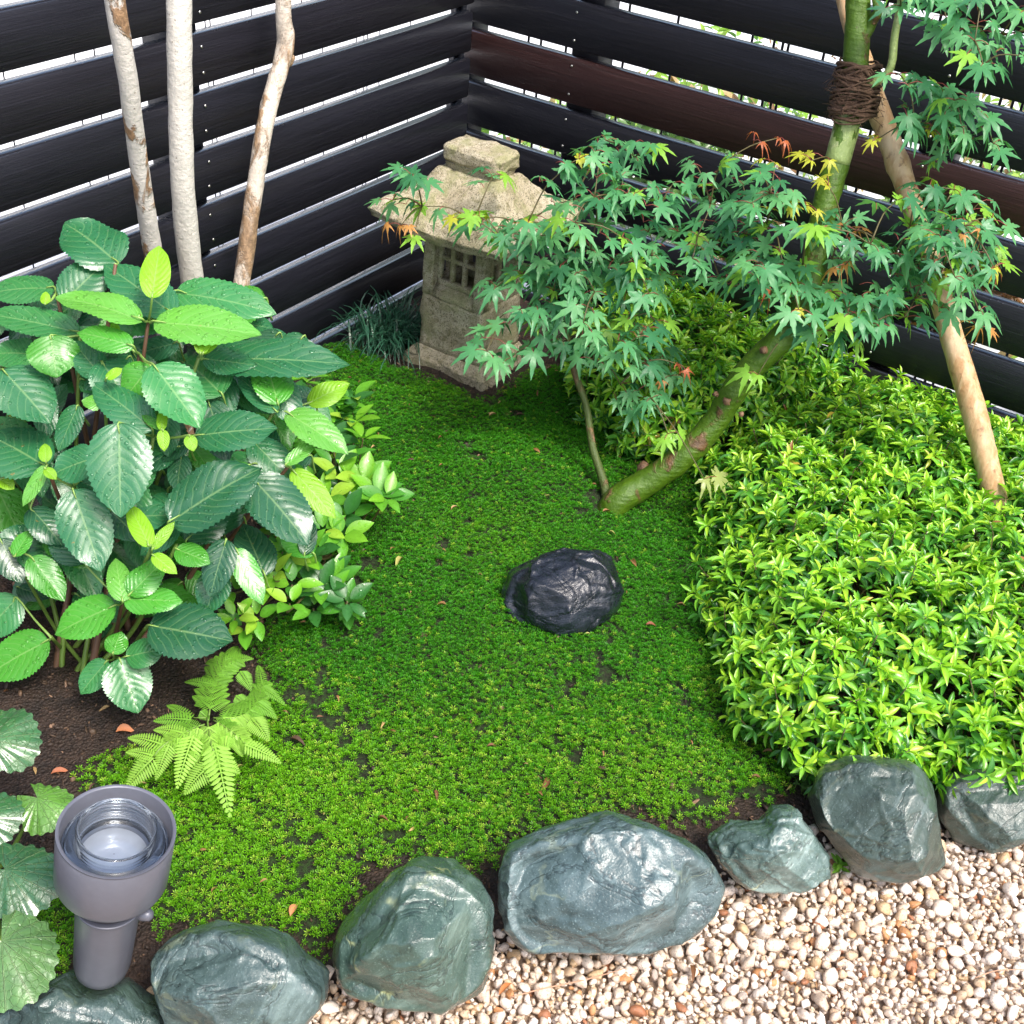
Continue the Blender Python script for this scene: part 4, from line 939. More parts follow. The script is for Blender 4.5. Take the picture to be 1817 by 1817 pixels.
full = [((85, 1135), (-25, 1200), 78, 'g', -.01), ((212, 1168), (245, 1266), 84, 'm', -.03), ((190, 1172), (142, 1232), 46, 'm', -.01), ((222, 1165), (294, 1152), 52, 'm', 0), ((200, 1160), (215, 1120), 40, 'g', 0),
        ((30, 1060), (-30, 1130), 70, 'm', .02), ((60, 830), (-20, 740), 90, 'm', .04), ((150, 1000), (95, 930), 70, 'k', .05), ((330, 960), (400, 880), 80, 'k', .06), ((470, 1020), (430, 930), 70, 'k', .06), ((395, 700), (330, 640), 90, 'm', .06),
        ((390, 1010), (365, 1090), 60, 'd', .03), ((180, 640), (230, 720), 80, 'd', .04), ((480, 660), (530, 760), 60, 'd', .04), ((20, 1000), (60, 930), 80, 'd', .04), ((190, 900), (250, 960), 70, 'k', .05)]
HALL = [(c2(*a), c2(*b), w/2.3908, t, e) for a, b, w, t, e in HL]+full
rh = random.Random(8)
hpoly = [(0, 480), (130, 400), (240, 470), (470, 500), (600, 640), (590, 800), (560, 1000), (410, 1130), (250, 1160), (100, 1100), (-30, 1100), (-60, 600)]
while len(HALL) < 235:
    x, y = rh.uniform(-50, 580), rh.uniform(520, 1130)
    if not bool(inside(hpoly, x, y)): continue
    a = rh.uniform(.1, 3.0) if rh.random() < .75 else rh.uniform(0, 6.28); L = rh.uniform(60, 120)
    if not bool(inside(hpoly, x+math.cos(a)*L, y+math.sin(a)*L)): continue
    HALL.append(((x, y), (x+math.cos(a)*L, y+math.sin(a)*L), L*rh.uniform(.45, .62), rh.choice('kdmgdm'), rh.uniform(.06, .28)))
nodes_h = [c2(*p) for p in ((630, 500), (845, 650), (590, 640), (1180, 865), (650, 990), (500, 900), (1060, 1110), (640, 1470), (715, 1360), (195, 1110), (445, 745), (310, 1205), (520, 1690), (960, 1430), (750, 1450), (0, 700), (340, 560), (240, 380), (1230, 1110), (30, 1440), (490, 260))]+[(205, 1165), (90, 1130), (262, 1110)]
nodeP = [atd(x, y, hdepth(x, y)+.04) for x, y in nodes_h]
st = []; ptl = []
for i, P in enumerate(nodeP):
    b0 = hb+np.array([rh.uniform(-.08, .08), rh.uniform(-.03, .10), -.01]); mid = b0*.5+P*.5+np.array([0, 0, -.03])+(CAM-P)*-.03
    r0 = rh.uniform(.0045, .007); st.append(((b0, b0*.72+mid*.28+np.array([0, 0, .01]), mid, P), (r0, r0*.9, r0*.75, .0028)))
for pts4, rad4 in st:
    V, F = tube(pts4, rad4, 8, 6, .1, 4); o = part('stem', V, F, wood_stem if rad4[0] > .0057 else stem_m, hyd, HB)
for q_, ((bx, by), (tx, ty), w, tone, e) in enumerate(HALL):
    d = hdepth((bx+tx)/2, (by+ty)/2)+e; dy = by-ty; Lp = math.hypot(tx-bx, ty-by)
    dt = max(0, dy)/FPX*d*.55+max(0, -dy)/FPX*d*-.05-abs(tx-bx)*.02/FPX*d
    Bp = atd(bx, by, d); Tp = atd(tx, ty, d+dt); ctr_ = (Bp+Tp)/2; y = nz(Tp-Bp)
    up_ = np.array([0, 0, 1.]); n_ = nz(nz(CAM-ctr_)*.55+up_*.75+np.array([rh.gauss(0, .1), rh.gauss(0, .1), 0])); n_ = nz(n_-y*(n_@y)); xx = np.cross(y, n_)
    vw = nz(CAM-ctr_); y2 = nz(y-vw*(y@vw)); pr_ = abs(np.linalg.norm(np.cross(vw, xx)@np.eye(3))); s_ = np.linalg.norm(xx-vw*(xx@vw)-y2*(xx@y2)); s_ = max(.5, s_)
    small = w < 70/1.0 and tone == 'y'
    V, F, UV = leaf3(Bp, Tp, w*1.05*d/FPX/s_, n_, serr=.0 if small else .035, curl=rh.uniform(.08, .3), fold=rh.uniform(.1, .35), wave=rh.uniform(.01, .06), seed=q_, nu=14 if w < 35 else 36)
    col = np.array(HC[tone])*rh.uniform(.88, 1.15); cc = np.repeat(col[None], len(V), 0)
    part('leaf', V, F, young_m if tone == 'y' else hyd_m, hyd, HB, uv=UV, col=cc)
    j = min(range(len(nodeP)), key=lambda k_: np.linalg.norm(nodeP[k_]-Bp)); Q = nodeP[j] if (np.linalg.norm(nodeP[j]-Bp) < .13 and e < .055) else Bp+Fv*.04-np.array([0, 0, .035])
    V1, F1 = tube([Q, (Q+Bp)/2+np.array([0, 0, -.004]), Bp, Bp+(Tp-Bp)*.12], [.0024, .0018, .0016, .0008], 6, 3); ptl.append((V1, F1))
V, F = merge(ptl); tag(part('leaf_stalks', V, F, simple_material('yellow_green_stalk', (.22, .36, .08), .4), hyd, HB), kind='stuff')

# ------------------------------------------------------------------ generic small leaf template
def small_leaf(wid=.32, fold=.12, curl=.18, nu=6, point=1.0, base_w=.0):
    V = []; F = []; UV = []
    for i in range(nu+1):
        u = i/nu; w = wid*.5*(math.sin(math.pi*min(1, u)**(.82*point))**.85) if 0 < i < nu else 0
        for j in (-1, 0, 1): V.append((w*j, u, fold*abs(w*j)*2-curl*(u-.3)**2)); UV.append((u, .5+.5*j))
    for i in range(nu):
        a = i*3
        for j in (0, 1):
            if i == 0: F.append([a+1, a+3+j, a+4+j])
            elif i == nu-1: F.append([a+j, a+4, a+j+1])
            else: F.append([a+j, a+3+j, a+4+j, a+j+1])
    V = np.array(V); F = [f[::-1] for f in F]; u = V[:, 1]; mid = (V[:, 0] == 0)
    return V, F, .86+.14*u+.22*mid
AT = [small_leaf(.30, .5, c_, 6) for c_ in (.05, .22, .40)]+[small_leaf(.36, .4, .3, 6), small_leaf(.25, .6, .15, 6)]
aza_m = leaf_material('azalea_leaf', .28, .30, spec=.5, coat=.35)
ACOL = [(.28, .56, .030), (.37, .62, .045), (.19, .47, .035), (.45, .66, .07), (.10, .33, .040), (.055, .21, .030), (.22, .50, .045)]
def azalea(name, label, outline, z0, hmax, ramp, n_surf, seed, nind, base_px, dens_top=1.0, noise_amp=.042):
    O = np.array([atz(px, py, z0)[:2] for px, py in outline]); O[:, 0] = np.minimum(O[:, 0], -.015); base = np.array([*O.mean(0), 0.]); r = np.random.default_rng(seed)
    root = empty(name, base, label, 'shrub', 'azaleas on the right'); LV = Leaves(root, base, aza_m, AT)
    lo, hi = O.min(0), O.max(0)
    def H(x, y):
        d = np.where(inside(O, x, y), polydist(O, x, y), 0); t = np.clip(d/ramp, 0, 1)
        return z0*.55+(hmax-z0*.55)*np.sqrt(1-(1-t)**2)+noise_amp*v2(x, y, 5, seed)*t+noise_amp*.7*v2(x, y, 12, seed+3)*t
    X = r.uniform(lo[0], hi[0], 60000); Y = r.uniform(lo[1], hi[1], 60000); k_ = inside(O, X, Y); X, Y = X[k_], Y[k_]
    e = .004; Z = H(X, Y); gx_ = (H(X+e, Y)-H(X-e, Y))/(2*e); gy_ = (H(X, Y+e)-H(X, Y-e))/(2*e)
    area = np.sqrt(1+np.clip(gx_**2+gy_**2, 0, 30)); mk_ = r.random(len(X)) < area/4; X, Y, Z, gx_, gy_ = [q[mk_] for q in (X, Y, Z, gx_, gy_)]
    got = []; grid = {}; md = math.sqrt((hi[0]-lo[0])*(hi[1]-lo[1])/n_surf)*.66
    for i in range(len(X)):
        p = np.array([X[i], Y[i], Z[i]]); key = tuple((p//md).astype(int)); ok = True
        for a in (-1, 0, 1):
            for b in (-1, 0, 1):
                for c_ in (-1, 0, 1):
                    for q in grid.get((key[0]+a, key[1]+b, key[2]+c_), ()):
                        if ((q-p)**2).sum() < md*md: ok = False; break
        if ok: grid.setdefault(key, []).append(p); got.append(i)
        if len(got) >= n_surf: break
    stems = []; cnt = 0
    for i in got:
        n_ = nz(np.array([-gx_[i], -gy_[i], 1.0])); n_ = nz(n_+np.array([0, 0, .6])+r.normal(0, .42, 3)); P = np.array([X[i], Y[i], Z[i]])+n_*r.normal(0, .016)+r.normal(0, .008, 3)
        if r.random() < .16: P = P+n_*r.uniform(.012, .05)
        stems.append((P, n_)); pp = proj(P)
        if not (-120 < pp[0] < 1990 and -120 < pp[1] < 1990) and r.random() < .5: pass
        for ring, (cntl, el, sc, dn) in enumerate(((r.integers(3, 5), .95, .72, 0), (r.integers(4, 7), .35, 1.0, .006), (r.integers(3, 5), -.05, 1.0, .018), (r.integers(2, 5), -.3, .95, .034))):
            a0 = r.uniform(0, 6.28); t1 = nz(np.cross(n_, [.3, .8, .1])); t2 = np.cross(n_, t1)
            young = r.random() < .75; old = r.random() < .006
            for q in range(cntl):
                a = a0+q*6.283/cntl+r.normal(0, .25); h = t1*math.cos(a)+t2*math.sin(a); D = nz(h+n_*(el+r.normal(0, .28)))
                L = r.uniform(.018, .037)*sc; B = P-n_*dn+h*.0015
                col = ACOL[int(r.choice([1, 3, 0, 6]))] if ring == 0 else ACOL[int(r.choice([0, 1, 2, 6]))] if (ring == 1 and young) else ACOL[int(r.choice([2, 4, 6, 5], p=[.25, .45, .1, .2]))] if ring < 3 else ACOL[5]  # lower rings: older greens, darkened further to paint shade between the whorls
                if (old and ring > 0) or r.random() < .0015: col = ((.50, .36, .06), (.30, .14, .05), (.42, .46, .06))[int(r.integers(0, 3))]
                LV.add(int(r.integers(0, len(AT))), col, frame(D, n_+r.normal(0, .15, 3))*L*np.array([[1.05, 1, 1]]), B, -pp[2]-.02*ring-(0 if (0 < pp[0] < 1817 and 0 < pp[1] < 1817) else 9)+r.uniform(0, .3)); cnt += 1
    # inner leaves, their colour darkened to carry the shade inside the shrub
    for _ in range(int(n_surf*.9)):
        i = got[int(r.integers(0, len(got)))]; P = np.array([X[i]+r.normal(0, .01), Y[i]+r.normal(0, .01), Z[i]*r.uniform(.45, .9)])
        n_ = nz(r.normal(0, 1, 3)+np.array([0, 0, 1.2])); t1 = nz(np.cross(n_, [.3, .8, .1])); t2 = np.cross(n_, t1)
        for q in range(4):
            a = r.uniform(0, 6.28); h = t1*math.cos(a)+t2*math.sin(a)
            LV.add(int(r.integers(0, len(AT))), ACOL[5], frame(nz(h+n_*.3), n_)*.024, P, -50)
    it = []
    for P, n_ in stems[::2]:
        Q = P-n_*.06; b_ = np.array([base[0]*.35+P[0]*.65, base[1]*.35+P[1]*.65, max(0, P[2]*.3)]); it.append(tube([b_, Q, P], [.0028, .0017, .001], 4, 2))
    V, F = merge(it); tag(part('branches', V, F, twig_m, root, tuple(base)), kind='stuff')
    LV.finish(nind); print(name, 'leaves', len(LV.L)); return root
azalea('azalea_shrub', 'large spreading bright green azalea filling the right side above the rocks',
       [(1400, 745), (1330, 800), (1255, 850), (1265, 930), (1320, 985), (1260, 1020), (1262, 1110), (1320, 1150), (1290, 1200), (1330, 1270), (1400, 1310), (1440, 1345), (1500, 1400), (1560, 1425), (1600, 1350), (1650, 1330), (1700, 1385), (1740, 1360), (1790, 1400), (1880, 1375), (2150, 1330), (2400, 1200), (2300, 960), (1960, 850), (1800, 775), (1700, 720), (1560, 690)], .08, .20, .27, 1900, 31, 300, None)
azalea('azalea_shrub', 'smaller bright azalea behind the maple trunk against the right fence',
       [(1010, 680), (1040, 740), (1110, 800), (1180, 830), (1250, 830), (1340, 790), (1450, 730), (1560, 690), (1500, 640), (1400, 610), (1250, 575), (1150, 560), (1060, 590)], .06, .21, .10, 620, 32, 300, None)

# ------------------------------------------------------------------ low yellow green shrub right of the hydrangea
OV = []
for q_, (w_, c_) in enumerate(((.50, .1), (.44, .25), (.54, .15))):
    V, F, sh = small_leaf(w_, .16, c_, 9, 1.05); OV.append((V, F, sh))
sb = atz(610, 960, 0)
shr = empty('low_shrub', sb, 'low shrub with oval yellow green leaves between the hydrangea and the moss', 'shrub')
SL = Leaves(shr, sb, leaf_material('oval_leaf', .32, .34, coat=.15, drops=.12), OV); rs_ = random.Random(3)
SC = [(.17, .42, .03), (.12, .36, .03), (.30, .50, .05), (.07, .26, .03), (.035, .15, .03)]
wh = [c2(*p) for p in ((1400, 790), (1340, 840), (1500, 930), (1440, 880), (1540, 1000), (1290, 1010), (1370, 1090), (1440, 1160), (1540, 1180), (1600, 1240), (1640, 1250), (1460, 1260), (1390, 1250), (1370, 1390), (1450, 1410), (1290, 1500), (1200, 1480), (1160, 1580), (1230, 1700), (1240, 1620), (1000, 1760), (1090, 1760), (980, 1640), (1040, 1800), (1300, 750), (1230, 760), (1500, 830), (1480, 1080), (1330, 1200), (1250, 1400))]
sst = []
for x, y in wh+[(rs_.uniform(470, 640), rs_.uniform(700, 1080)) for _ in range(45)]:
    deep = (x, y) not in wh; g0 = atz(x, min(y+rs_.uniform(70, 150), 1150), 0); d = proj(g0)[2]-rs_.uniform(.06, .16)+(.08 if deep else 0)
    if y < 800: d = proj(atz(x, y+140, 0))[2]-.06
    P = atd(x, y, d); n_ = nz(up*1.0+nz(P-sb)*.5+nz(CAM-P)*.35+np.array([rs_.gauss(0, .2), rs_.gauss(0, .2), 0])); t1 = nz(np.cross(n_, [.3, .7, .2])); t2 = np.cross(n_, t1); a0 = rs_.uniform(0, 6.28); kk = rs_.choice((4, 5, 5, 6))
    for q in range(kk):
        a = a0+q*6.283/kk+rs_.gauss(0, .25); D = nz(t1*math.cos(a)+t2*math.sin(a)+n_*rs_.uniform(.1, .7)); L = rs_.uniform(.038, .062)*(.8 if y > 1050 else 1)
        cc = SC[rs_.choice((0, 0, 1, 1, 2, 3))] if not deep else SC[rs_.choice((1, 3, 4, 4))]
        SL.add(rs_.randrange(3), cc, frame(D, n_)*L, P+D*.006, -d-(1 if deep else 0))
    sst.append(tube([sb+np.array([rs_.uniform(-.05, .05), rs_.uniform(-.1, .1), -.01]), (sb+P)/2-up*.02, P-n_*.02, P], [.003, .0025, .0016, .0013], 6, 4))
V, F = merge(sst); tag(part('branches', V, F, twig_m, shr, tuple(sb)), kind='stuff'); SL.finish(300)

# ------------------------------------------------------------------ fern
c5 = lambda x, y: (x*.39465, 1100+y*.39465)
fb = atz(*c5(935, 500), .02)
fern = empty('fern', fb, 'small pale green fern with arching lacy fronds on the moss edge', 'fern')
fern_m = leaf_material('fern_frond', .5, .4, spec=.35)
fr_ = random.Random(4)
def fd(x, y):
    g_ = proj(atz(x, y, .03))[2]; return g_-.05-.035*max(0, 1-abs(y-1310)/90)
def fpinna(b, t, wmax, col, n=15):
    B = atd(*b, fd(*b)-.02); Tt = atd(*t, fd(*t)+.006); D = Tt-B; L = np.linalg.norm(D); y = D/L; n_ = nz(up*.7+nz(CAM-B)*.6); n_ = nz(n_-y*(n_@y)); x = np.cross(y, n_); V = []; F = []
    for i in range(n):
        u = (i+.4)/n; w = wmax*(1-u)**.72*(.72+.28*min(1, u*5)); c = B+y*L*u+n_*(.10*L*math.sin(math.pi*u)); h = L/n*.52
        for s in (-1, 1):
            d = nz(x*s+y*.42-n_*.12); k = len(V); nn2 = n_*.0012
            V += [c, c+d*w*.35+y*h, c+d*w*.8+y*h*.75, c+d*w, c+d*w*.75-y*h*.6, c+d*w*.3-y*h*.75, c+d*w*.5+nn2]
            fs = [[k, k+5, k+6], [k+5, k+4, k+6], [k+4, k+3, k+6], [k+3, k+2, k+6], [k+2, k+1, k+6], [k+1, k, k+6]]
            F += fs if s > 0 else [f[::-1] for f in fs]
    for i in range(n):
        u0, u1 = i/n, (i+1)/n; k = len(V)
        for u in (u0, u1):
            c = B+y*L*u+n_*(.10*L*math.sin(math.pi*u)+.0004); r0 = .0012*(1-u)+.0003; V += [c-x*r0, c+x*r0]
        F.append([k, k+1, k+3, k+2])
    return np.array(V), F, B
FR = [(930, 470), [((965, 560), (1035, 890), 62), ((945, 650), (828, 785), 50), ((955, 600), (1078, 690), 44), ((870, 520), (795, 760), 52), ((760, 560), (700, 720), 38), ((690, 620), (565, 765), 48), ((690, 610), (565, 595), 30), ((730, 560), (575, 530), 36), ((830, 510), (690, 495), 34), ((860, 450), (690, 455), 38), ((860, 445), (750, 385), 28),
        ((1020, 520), (1010, 600), 30), ((1100, 560), (1265, 645), 36), ((1060, 520), (1090, 615), 34), ((1130, 440), (1210, 545), 46), ((1150, 370), (1245, 445), 34), ((1175, 300), (1285, 385), 26), ((1180, 290), (1160, 205), 26), ((1080, 230), (1135, 325), 34), ((1010, 180), (1140, 175), 30), ((960, 290), (830, 280), 28), ((940, 360), (875, 385), 26), ((970, 190), (925, 195), 24), ((1020, 170), (1070, 120), 24), ((1000, 230), (1010, 300), 24), ((1060, 340), (1120, 400), 30), ((1000, 440), (1090, 440), 30), ((880, 590), (860, 660), 30), ((900, 410), (940, 450), 26), ((640, 640), (620, 690), 24)]]
for path in (((935, 440), (950, 600), (960, 650)), ((920, 470), (800, 530), (690, 615)), ((960, 450), (1040, 500), (1130, 580)), ((980, 440), (1080, 430), (1160, 370), (1190, 270)), ((940, 430), (960, 300), (1010, 210), (1080, 170))):
    pp_ = catmull(np.array(path, float), 4); m_ = len(pp_)
    for i_ in range(1, m_-1):
        tn = nz(pp_[i_+1]-pp_[i_-1]); L_ = 92*(1-.5*i_/m_)*fr_.uniform(.75, 1.1)
        for s_ in (-1, 1):
            dr = nz(np.array([-tn[1], tn[0]])*s_+tn*.75+np.array([0, .25])); FR[1].append((tuple(pp_[i_]), tuple(pp_[i_]+dr*L_), 30*(1-.3*i_/m_)))
for b, t, w in FR[1]:
    B = c5(*b); Tt = c5(*t); col = np.array((.33, .58, .09) if t[1] > 480 else (.19, .42, .05))*fr_.uniform(.85, 1.1)
    V, F, _ = fpinna(B, Tt, w*.39465*2.0/FPX*1.5, col); part('frond', V, F, fern_m, fern, tuple(fb), col=np.repeat(col[None], len(V), 0))
def fpath(pts, r): return tube([atd(*c5(*p), fd(*c5(*p))-.018) for p in pts], [r]*(len(pts)-1)+[r*.5], 6, 4)
it = [fpath(((930, 440), (950, 560), (965, 600), (960, 640)), .0014), fpath(((920, 470), (860, 490), (740, 560), (690, 615)), .0014), fpath(((960, 450), (1040, 500), (1110, 560)), .0012), fpath(((960, 440), (1070, 440), (1150, 380), (1180, 290)), .0012), fpath(((940, 430), (960, 300), (1000, 210), (1060, 180)), .0012), fpath(((930, 440), (870, 440)), .0012),
      tube([fb-up*.03, fb+up*.01, atd(*c5(935, 450), fd(*c5(935, 450))-.018)], .002, 6, 3)]
V, F = merge(it); tag(part('stalks', V, F, stem_m, fern, tuple(fb)), kind='stuff')

# ------------------------------------------------------------------ leopard plant
lb_ = atz(-15, 1560, 0)
leo = empty('leopard_plant', lb_, 'round toothed glossy leaves growing at the lower left edge beside the spotlight', 'plant')
leo_m = leaf_material('round_leaf', .30, .2, drops=.22, coat=.5)
lk = Nodes('round_leaf_veined'); uvs = lk.n('SeparateXYZ', Vector=lk.coord('UV'))
ph = lk.math('MULTIPLY', uvs.outputs[0], 11.0); d_ = lk.math('ABSOLUTE', lk.math('SUBTRACT', lk.math('FRACT', ph), .5)); dw = lk.math('MULTIPLY', d_, lk.math('ADD', uvs.outputs[1], .12))
vein = lk.math('SUBTRACT', 1.0, lk.ramp(dw, .008, .035)); pos = lk.n('NewGeometry').outputs['Position']
ft = lk.n('TexVoronoi', {'feature': 'DISTANCE_TO_EDGE'}, Vector=pos, Scale=95.0).outputs[0]; vein = lk.math('MAXIMUM', vein, lk.math('MULTIPLY', lk.math('SUBTRACT', 1.0, lk.ramp(ft, .0, .07)), .35))
c = lk.mix(lk.math('MULTIPLY', vein, .38), lk.col(), (.34, .50, .20)); n2 = lk.noise(38, 4, vec=pos).outputs[0]
h = lk.math('ADD', lk.math('MULTIPLY', vein, -.5), lk.math('MULTIPLY', n2, .9))
leo_m = lk.end(lk.n('MixShader', i0=.15, i1=lk.n('BsdfPrincipled', Base_Color=lk.mix(lk.ramp(n2, .35, .7), lk.mix(.35, c, (.02, .05, .03)), c), Roughness=.32, Normal=lk.bump(h, .004), Coat_Weight=.5, Coat_Roughness=.12).outputs[0], i2=lk.n('BsdfTranslucent', Color=c).outputs[0]).outputs[0])
def round_leaf(cx, cy, rx, notch, tilt, col, d, seed=0):
    """rx radius in pixels, notch direction in image degrees (0 right, 90 up)"""
    r = np.random.default_rng(seed); C = atd(cx, cy, d); R = rx*d/FPX; n_ = nz(nz(CAM-C)*.6+up*.8+Rv*tilt[0]+Uv*tilt[1])
    a0 = math.radians(notch); vx = nz((Rv*math.cos(a0)+Uv*math.sin(a0))-n_*((Rv*math.cos(a0)+Uv*math.sin(a0))@n_)); vy = np.cross(n_, vx)
    na, nr = 72, 6; V = []; UV = []; hub = C+vx*R*.42
    for i in range(na+1):
        t = i/na; a = math.radians(16)+t*math.radians(328); rad = R*(1+.035*(1 if i % 4 < 2 else -1)+.05*math.sin(a*3+seed)); rad *= 1.06 if (t < .08 or t > .92) else 1
        E_ = C+(vx*math.cos(a)+vy*math.sin(a))*rad
        for j in range(nr+1):
            u = j/nr; P = hub+(E_-hub)*u; V.append(P+n_*(R*(-.22*u*u+.06*math.sin(a*5+seed)*u*u+.10*math.sin(a*2+1)*u))); UV.append((t, u))
    m = nr+1; i = np.arange(na)[:, None]*m; j = np.arange(nr)[None]
    V = np.array(V); part('leaf', V, (np.stack([i+j, i+m+j, i+m+j+1, i+j+1], -1).reshape(-1, 4),), leo_m, leo, tuple(lb_), uv=np.array(UV), col=np.repeat(np.array(col)[None], len(V), 0))
    Vt, Ft = tube([lb_+np.array([0, 0, .0]), (lb_+hub)/2-np.array([0, 0, .03])+up*.02, hub-n_*.002], [.0035, .003, .0022], 8, 6); part('leaf_stalk', Vt, Ft, stem_m, leo, tuple(lb_))
round_leaf(8, 1308, 62, 200, (0, 0), (.045, .16, .045), 1.72, 1); round_leaf(82, 1428, 50, 135, (.1, .25), (.12, .30, .04), 1.70, 2)
round_leaf(-22, 1450, 58, 180, (0, 0), (.04, .15, .045), 1.64, 3); round_leaf(35, 1556, 72, 150, (0, .1), (.035, .13, .045), 1.58, 4); round_leaf(18, 1700, 84, 115, (.1, -.1), (.11, .24, .07), 1.52, 5)
round_leaf(-60, 1610, 60, 90, (0, 0), (.04, .15, .04), 1.66, 6)

# ------------------------------------------------------------------ dwarf mondo grass by the lantern
gb = atz(690, 606, .0)
V = []; F = []; cl = []; rg = np.random.default_rng(6)
for q_ in range(420):
    b = np.array([gb[0]+rg.normal(0, .045), min(gb[1]+rg.normal(0, .035), -.03), -.005]); a = rg.uniform(0, 6.28); L = rg.uniform(.09, .19); out = rg.uniform(.55, 1.25); h = np.array([math.cos(a), math.sin(a), 0]); s = np.array([-math.sin(a), math.cos(a), 0]); w = rg.uniform(.0012, .0022); k = len(V); m = 7
    col = np.array((.028, .10, .06))*rg.uniform(.7, 1.7)
    for i in range(m):
        u = i/(m-1); p = b+h*L*out*u*.8+up*L*(1.35*u-1.05*out*u*u-.1*u**3); p[1] = min(p[1], -.012); ww = w*(1-u**3)+.0002; V += [p-s*ww, p+s*ww]; cl += [col]*2
    F += [[k+2*i, k+2*i+1, k+2*i+3, k+2*i+2] for i in range(m-1)]
mg_root = empty('mondo_grass', (gb[0], gb[1], 0), 'tuft of dark narrow arching grass left of the stone lantern', 'grass tuft')
o = part('blades', np.array(V), F, leaf_material('mondo_blade', .3, .1, coat=.3), mg_root, (gb[0], gb[1], 0), col=np.array(cl)); tag(o, kind='stuff')

# ------------------------------------------------------------------ small things lying about
dead_m = leaf_material('dead_leaf', .6, .1)
def dead(px, py, ang, L, w, col, label, z=None, cat='fallen leaf', name='fallen_leaf'):
    V, F, sh = small_leaf(w, .6, .5, 8); P = atz(px, py, .0)
    if z is None: z = (float(moss_height(P[0], P[1]))+.008) if bool(inside(MOSS, P[0], P[1])) else float(bed_height(P[0], P[1]))+.004
    P = atz(px, py, z); a = math.radians(ang); D = nz(Rv*math.cos(a)*np.array([1, 1, 0])+np.array([Fv[0], Fv[1], 0])*math.sin(a)); M = frame(D, up)*L
    V = V@M.T; o = link(name, mesh(name, V, to_arr(F), dead_m, col=np.array(col)[None]*sh[:, None])); o.location = Vector(P); tag(o, label, cat)
dead(885, 1765, 60, .030, .28, (.42, .16, .06), 'orange fallen leaf on the gravel beside the green veined rock', -.022)
dead(1146, 1108, 5, .020, .4, (.20, .06, .03), 'tiny brown leaf on the moss right of the black rock')
dead(1248, 1085, -60, .045, .25, (.55, .42, .24), 'pale tan leaf at the left tip of the big azalea')
dead(515, 1625, 80, .024, .45, (.50, .22, .10), 'small orange leaf on the soil above the rocks')
dead(205, 1298, 10, .032, .5, (.45, .17, .08), 'curled rust coloured leaf on the soil left of the fern')
dead(1290, 1490, 75, .036, .2, (.40, .16, .09), 'thin red brown leaf upright behind the small pale rock')
dead(90, 1372, 20, .030, .35, (.35, .12, .06), 'dark red leaf on the soil between the round leaves')
dead(1230, 905, 30, .02, .5, (.55, .38, .2), 'light brown leaf beside the foot of the maple')
def twig(pts, z, r, col, label):
    P = [atz(x, y, z+dz) for x, y, dz in pts]; V, F = tube(P, [r]*(len(P)-1)+[r*.5], 6, 5); m_ = np.array(P).mean(0)
    o = link('twig', mesh('twig', V-m_, F, simple_material('dry_twig', col, .7))); o.location = Vector(m_); tag(o, label, 'twig')
twig([(905, 1770, 0), (960, 1755, .004), (1040, 1738, .002), (1110, 1718, 0)], -.018, .0011, (.42, .24, .15), 'long thin dry twig lying on the gravel below the big rock')
twig([(1730, 1735, 0), (1770, 1722, .004), (1830, 1720, 0)], -.018, .001, (.42, .24, .15), 'thin dry twig on the gravel near the right edge')
twig([(330, 1330, .0), (300, 1345, .005), (270, 1352, 0)], .02, .001, (.3, .12, .08), 'short red twig on the soil beside the fern')
def sprout(px, py, z, label, n, spread, L, col, seed, name='seedling'):
    P0 = atz(px, py, z); r = random.Random(seed); root = empty(name, P0, label, 'weed'); SLv = Leaves(root, P0, maple_leaf_m, [small_leaf(.75, .2, .1, 4), small_leaf(.35, .2, .2, 5)]); it = []
    for _ in range(n):
        P = P0+np.array([r.gauss(0, spread), r.gauss(0, spread), r.uniform(.006, .02)]); it.append(tube([P-up*.02, P], .0006, 4, 1, smoothed=False)); a0 = r.uniform(0, 6)
        for q in range(3):
            a = a0+q*2.1; SLv.add(0 if 'clover' in label else 1, tuple(np.array(col)*r.uniform(.8, 1.2)), frame(np.array([math.cos(a), math.sin(a), .25]), up)*L*r.uniform(.8, 1.2), P, 0)
    V, F = merge(it); tag(part('stems', V, F, stem_m, root, tuple(P0)), kind='stuff'); SLv.finish(300)
sprout(1420, 1395, 0, 'clover like seedlings on bare soil between moss and azalea', 16, .018, .008, (.10, .20, .06), 3)
sprout(1490, 1545, -.03, 'tiny green weed in the gap right of the small pale rock', 5, .006, .018, (.16, .36, .05), 4)
sprout(290, 1790, -.02, 'little grass sprig between the two rocks beside the spotlight', 6, .006, .018, (.20, .36, .06), 5)

# ------------------------------------------------------------------ planting outside the right fence
def bush(x, y, z, r, col, seed, label):
    rb = np.random.default_rng(seed); n = 1500; d = nz(rb.normal(size=(n, 3))); rr = r*rb.uniform(.55, 1.05, n)*(1+.2*vnoise(d+seed, 2)); P = d*rr[:, None]*np.array([1, 1, .8]); M = np.array([frame(nz(rb.normal(size=3)), nz(d[i]+.3*rb.normal(size=3))) for i in range(n)])*rb.uniform(.03, .055, n)[:, None, None]
    V0, F0, sh = small_leaf(.4, .3, .2, 4); V, F = stamp(V0, to_arr(F0), M, P+np.array([0, 0, r*.8])); root = empty('garden_bush', (x, y, z), label, 'shrub')
    o = link('foliage', mesh('foliage', V, F, dead_m if col[0] > .5 else aza_m, col=(np.array(col)[None, None]*rb.uniform(.6, 1.3, (n, 1, 1))*sh[None, :, None]).reshape(-1, 3)), root); tag(o, kind='stuff')
    Vt, Ft = tube([(0, 0, -.02), (0, 0, r*.5), (.02, .01, r*1.0)], [.02, .015, .008], 8, 3); link('stem', mesh('stem', Vt, Ft, wood_stem), root)
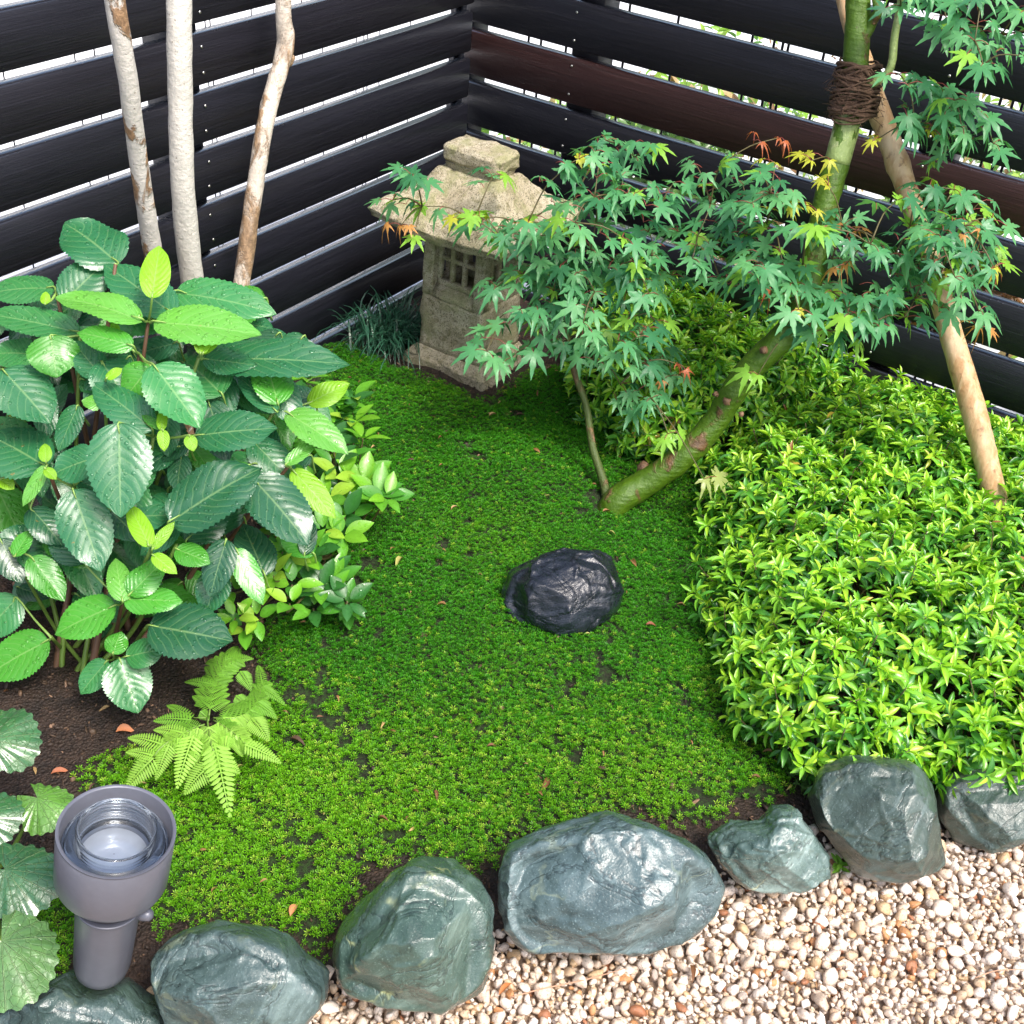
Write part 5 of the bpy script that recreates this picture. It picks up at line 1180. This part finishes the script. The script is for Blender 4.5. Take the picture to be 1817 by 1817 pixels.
bush(.75, -2.1, -.13, .28, (.22, .36, .05), 41, 'yellow green bush outside the right fence, farthest from the corner')
bush(1.0, -1.0, -.13, .22, (.16, .30, .06), 42, 'green bush outside the right fence behind the middle planks')
bush(.95, -.1, -.13, .25, (.10, .20, .06), 43, 'dark green bush outside the right fence near the corner')

bush(.42, -.55, -.13, .16, (.62, .50, .36), 44, 'pale dry bush just outside the right fence near the maple branches')
bush(.48, -1.75, -.13, .20, (.20, .34, .05), 45, 'light green bush just outside the right fence past the pole')
bush(.40, -1.25, .10, .14, (.30, .16, .08), 46, 'brownish bush just outside the right fence behind the maple trunk')

rb = np.random.default_rng(77); n = 9000; x = rb.uniform(.7, 3.2, n); y = rb.uniform(-4.2, .6, n); m_ = fbm(np.stack([x, y, x*0], -1), 2.2, 3) > .12; x, y = x[m_], y[m_]; n = len(x)
hh = .10+.16*np.clip(v2(x, y, 2.5, 5)+.3, 0, 1); P = np.stack([x, y, -.13+rb.uniform(0, 1, n)*hh], -1)
M = np.array([frame(nz(rb.normal(size=3)), nz(np.array([0, 0, 1])+.7*rb.normal(size=3))) for i in range(n)])*rb.uniform(.04, .08, n)[:, None, None]
V0, F0, sh = small_leaf(.4, .3, .2, 4); V, F = stamp(V0, to_arr(F0), M, P)
pc = np.array([(.20, .38, .05), (.30, .46, .08), (.10, .22, .05), (.42, .30, .16), (.22, .12, .06)])[rb.choice(5, n, p=[.3, .25, .2, .15, .1])]
o = link('ground_cover', mesh('ground_cover', V, F, aza_m, col=np.repeat(pc, len(V0), 0))); tag(o, 'loose yellow green planting on the pale ground beyond the right fence', 'plants', kind='stuff')

# litter: dry leaf flakes and bark bits that have blown about
n = 420; x = rb.uniform(-2.2, -.3, n); y = rb.uniform(-2.1, -.05, n); k_ = vis(x, y, 0, 40); x, y = x[k_], y[k_]; n = len(x)
zz = np.where(inside(MOSS, x, y), moss_height(x, y)+.005, np.where(in_bed(x, y), bed_height(x, y)+.003, -.022))
M = np.array([frame(nz(rb.normal(size=3)*np.array([1, 1, .15])), nz(np.array([0, 0, 1])+.35*rb.normal(size=3))) for i in range(n)])*(rb.gamma(3, .0032, n)+.003)[:, None, None]
V0, F0, sh = small_leaf(.3, .8, .5, 4); V, F = stamp(V0, to_arr(F0), M, np.stack([x, y, zz], -1))
pc = np.array([(.16, .07, .03), (.28, .14, .06), (.40, .26, .12), (.07, .035, .02), (.36, .34, .10)])[rb.choice(5, n, p=[.3, .25, .15, .2, .1])]
o = link('leaf_litter', mesh('leaf_litter', V, F, dead_m, col=np.repeat(pc, len(V0), 0))); tag(o, 'tiny dry leaf flakes scattered over moss, soil and gravel', 'litter', kind='stuff')
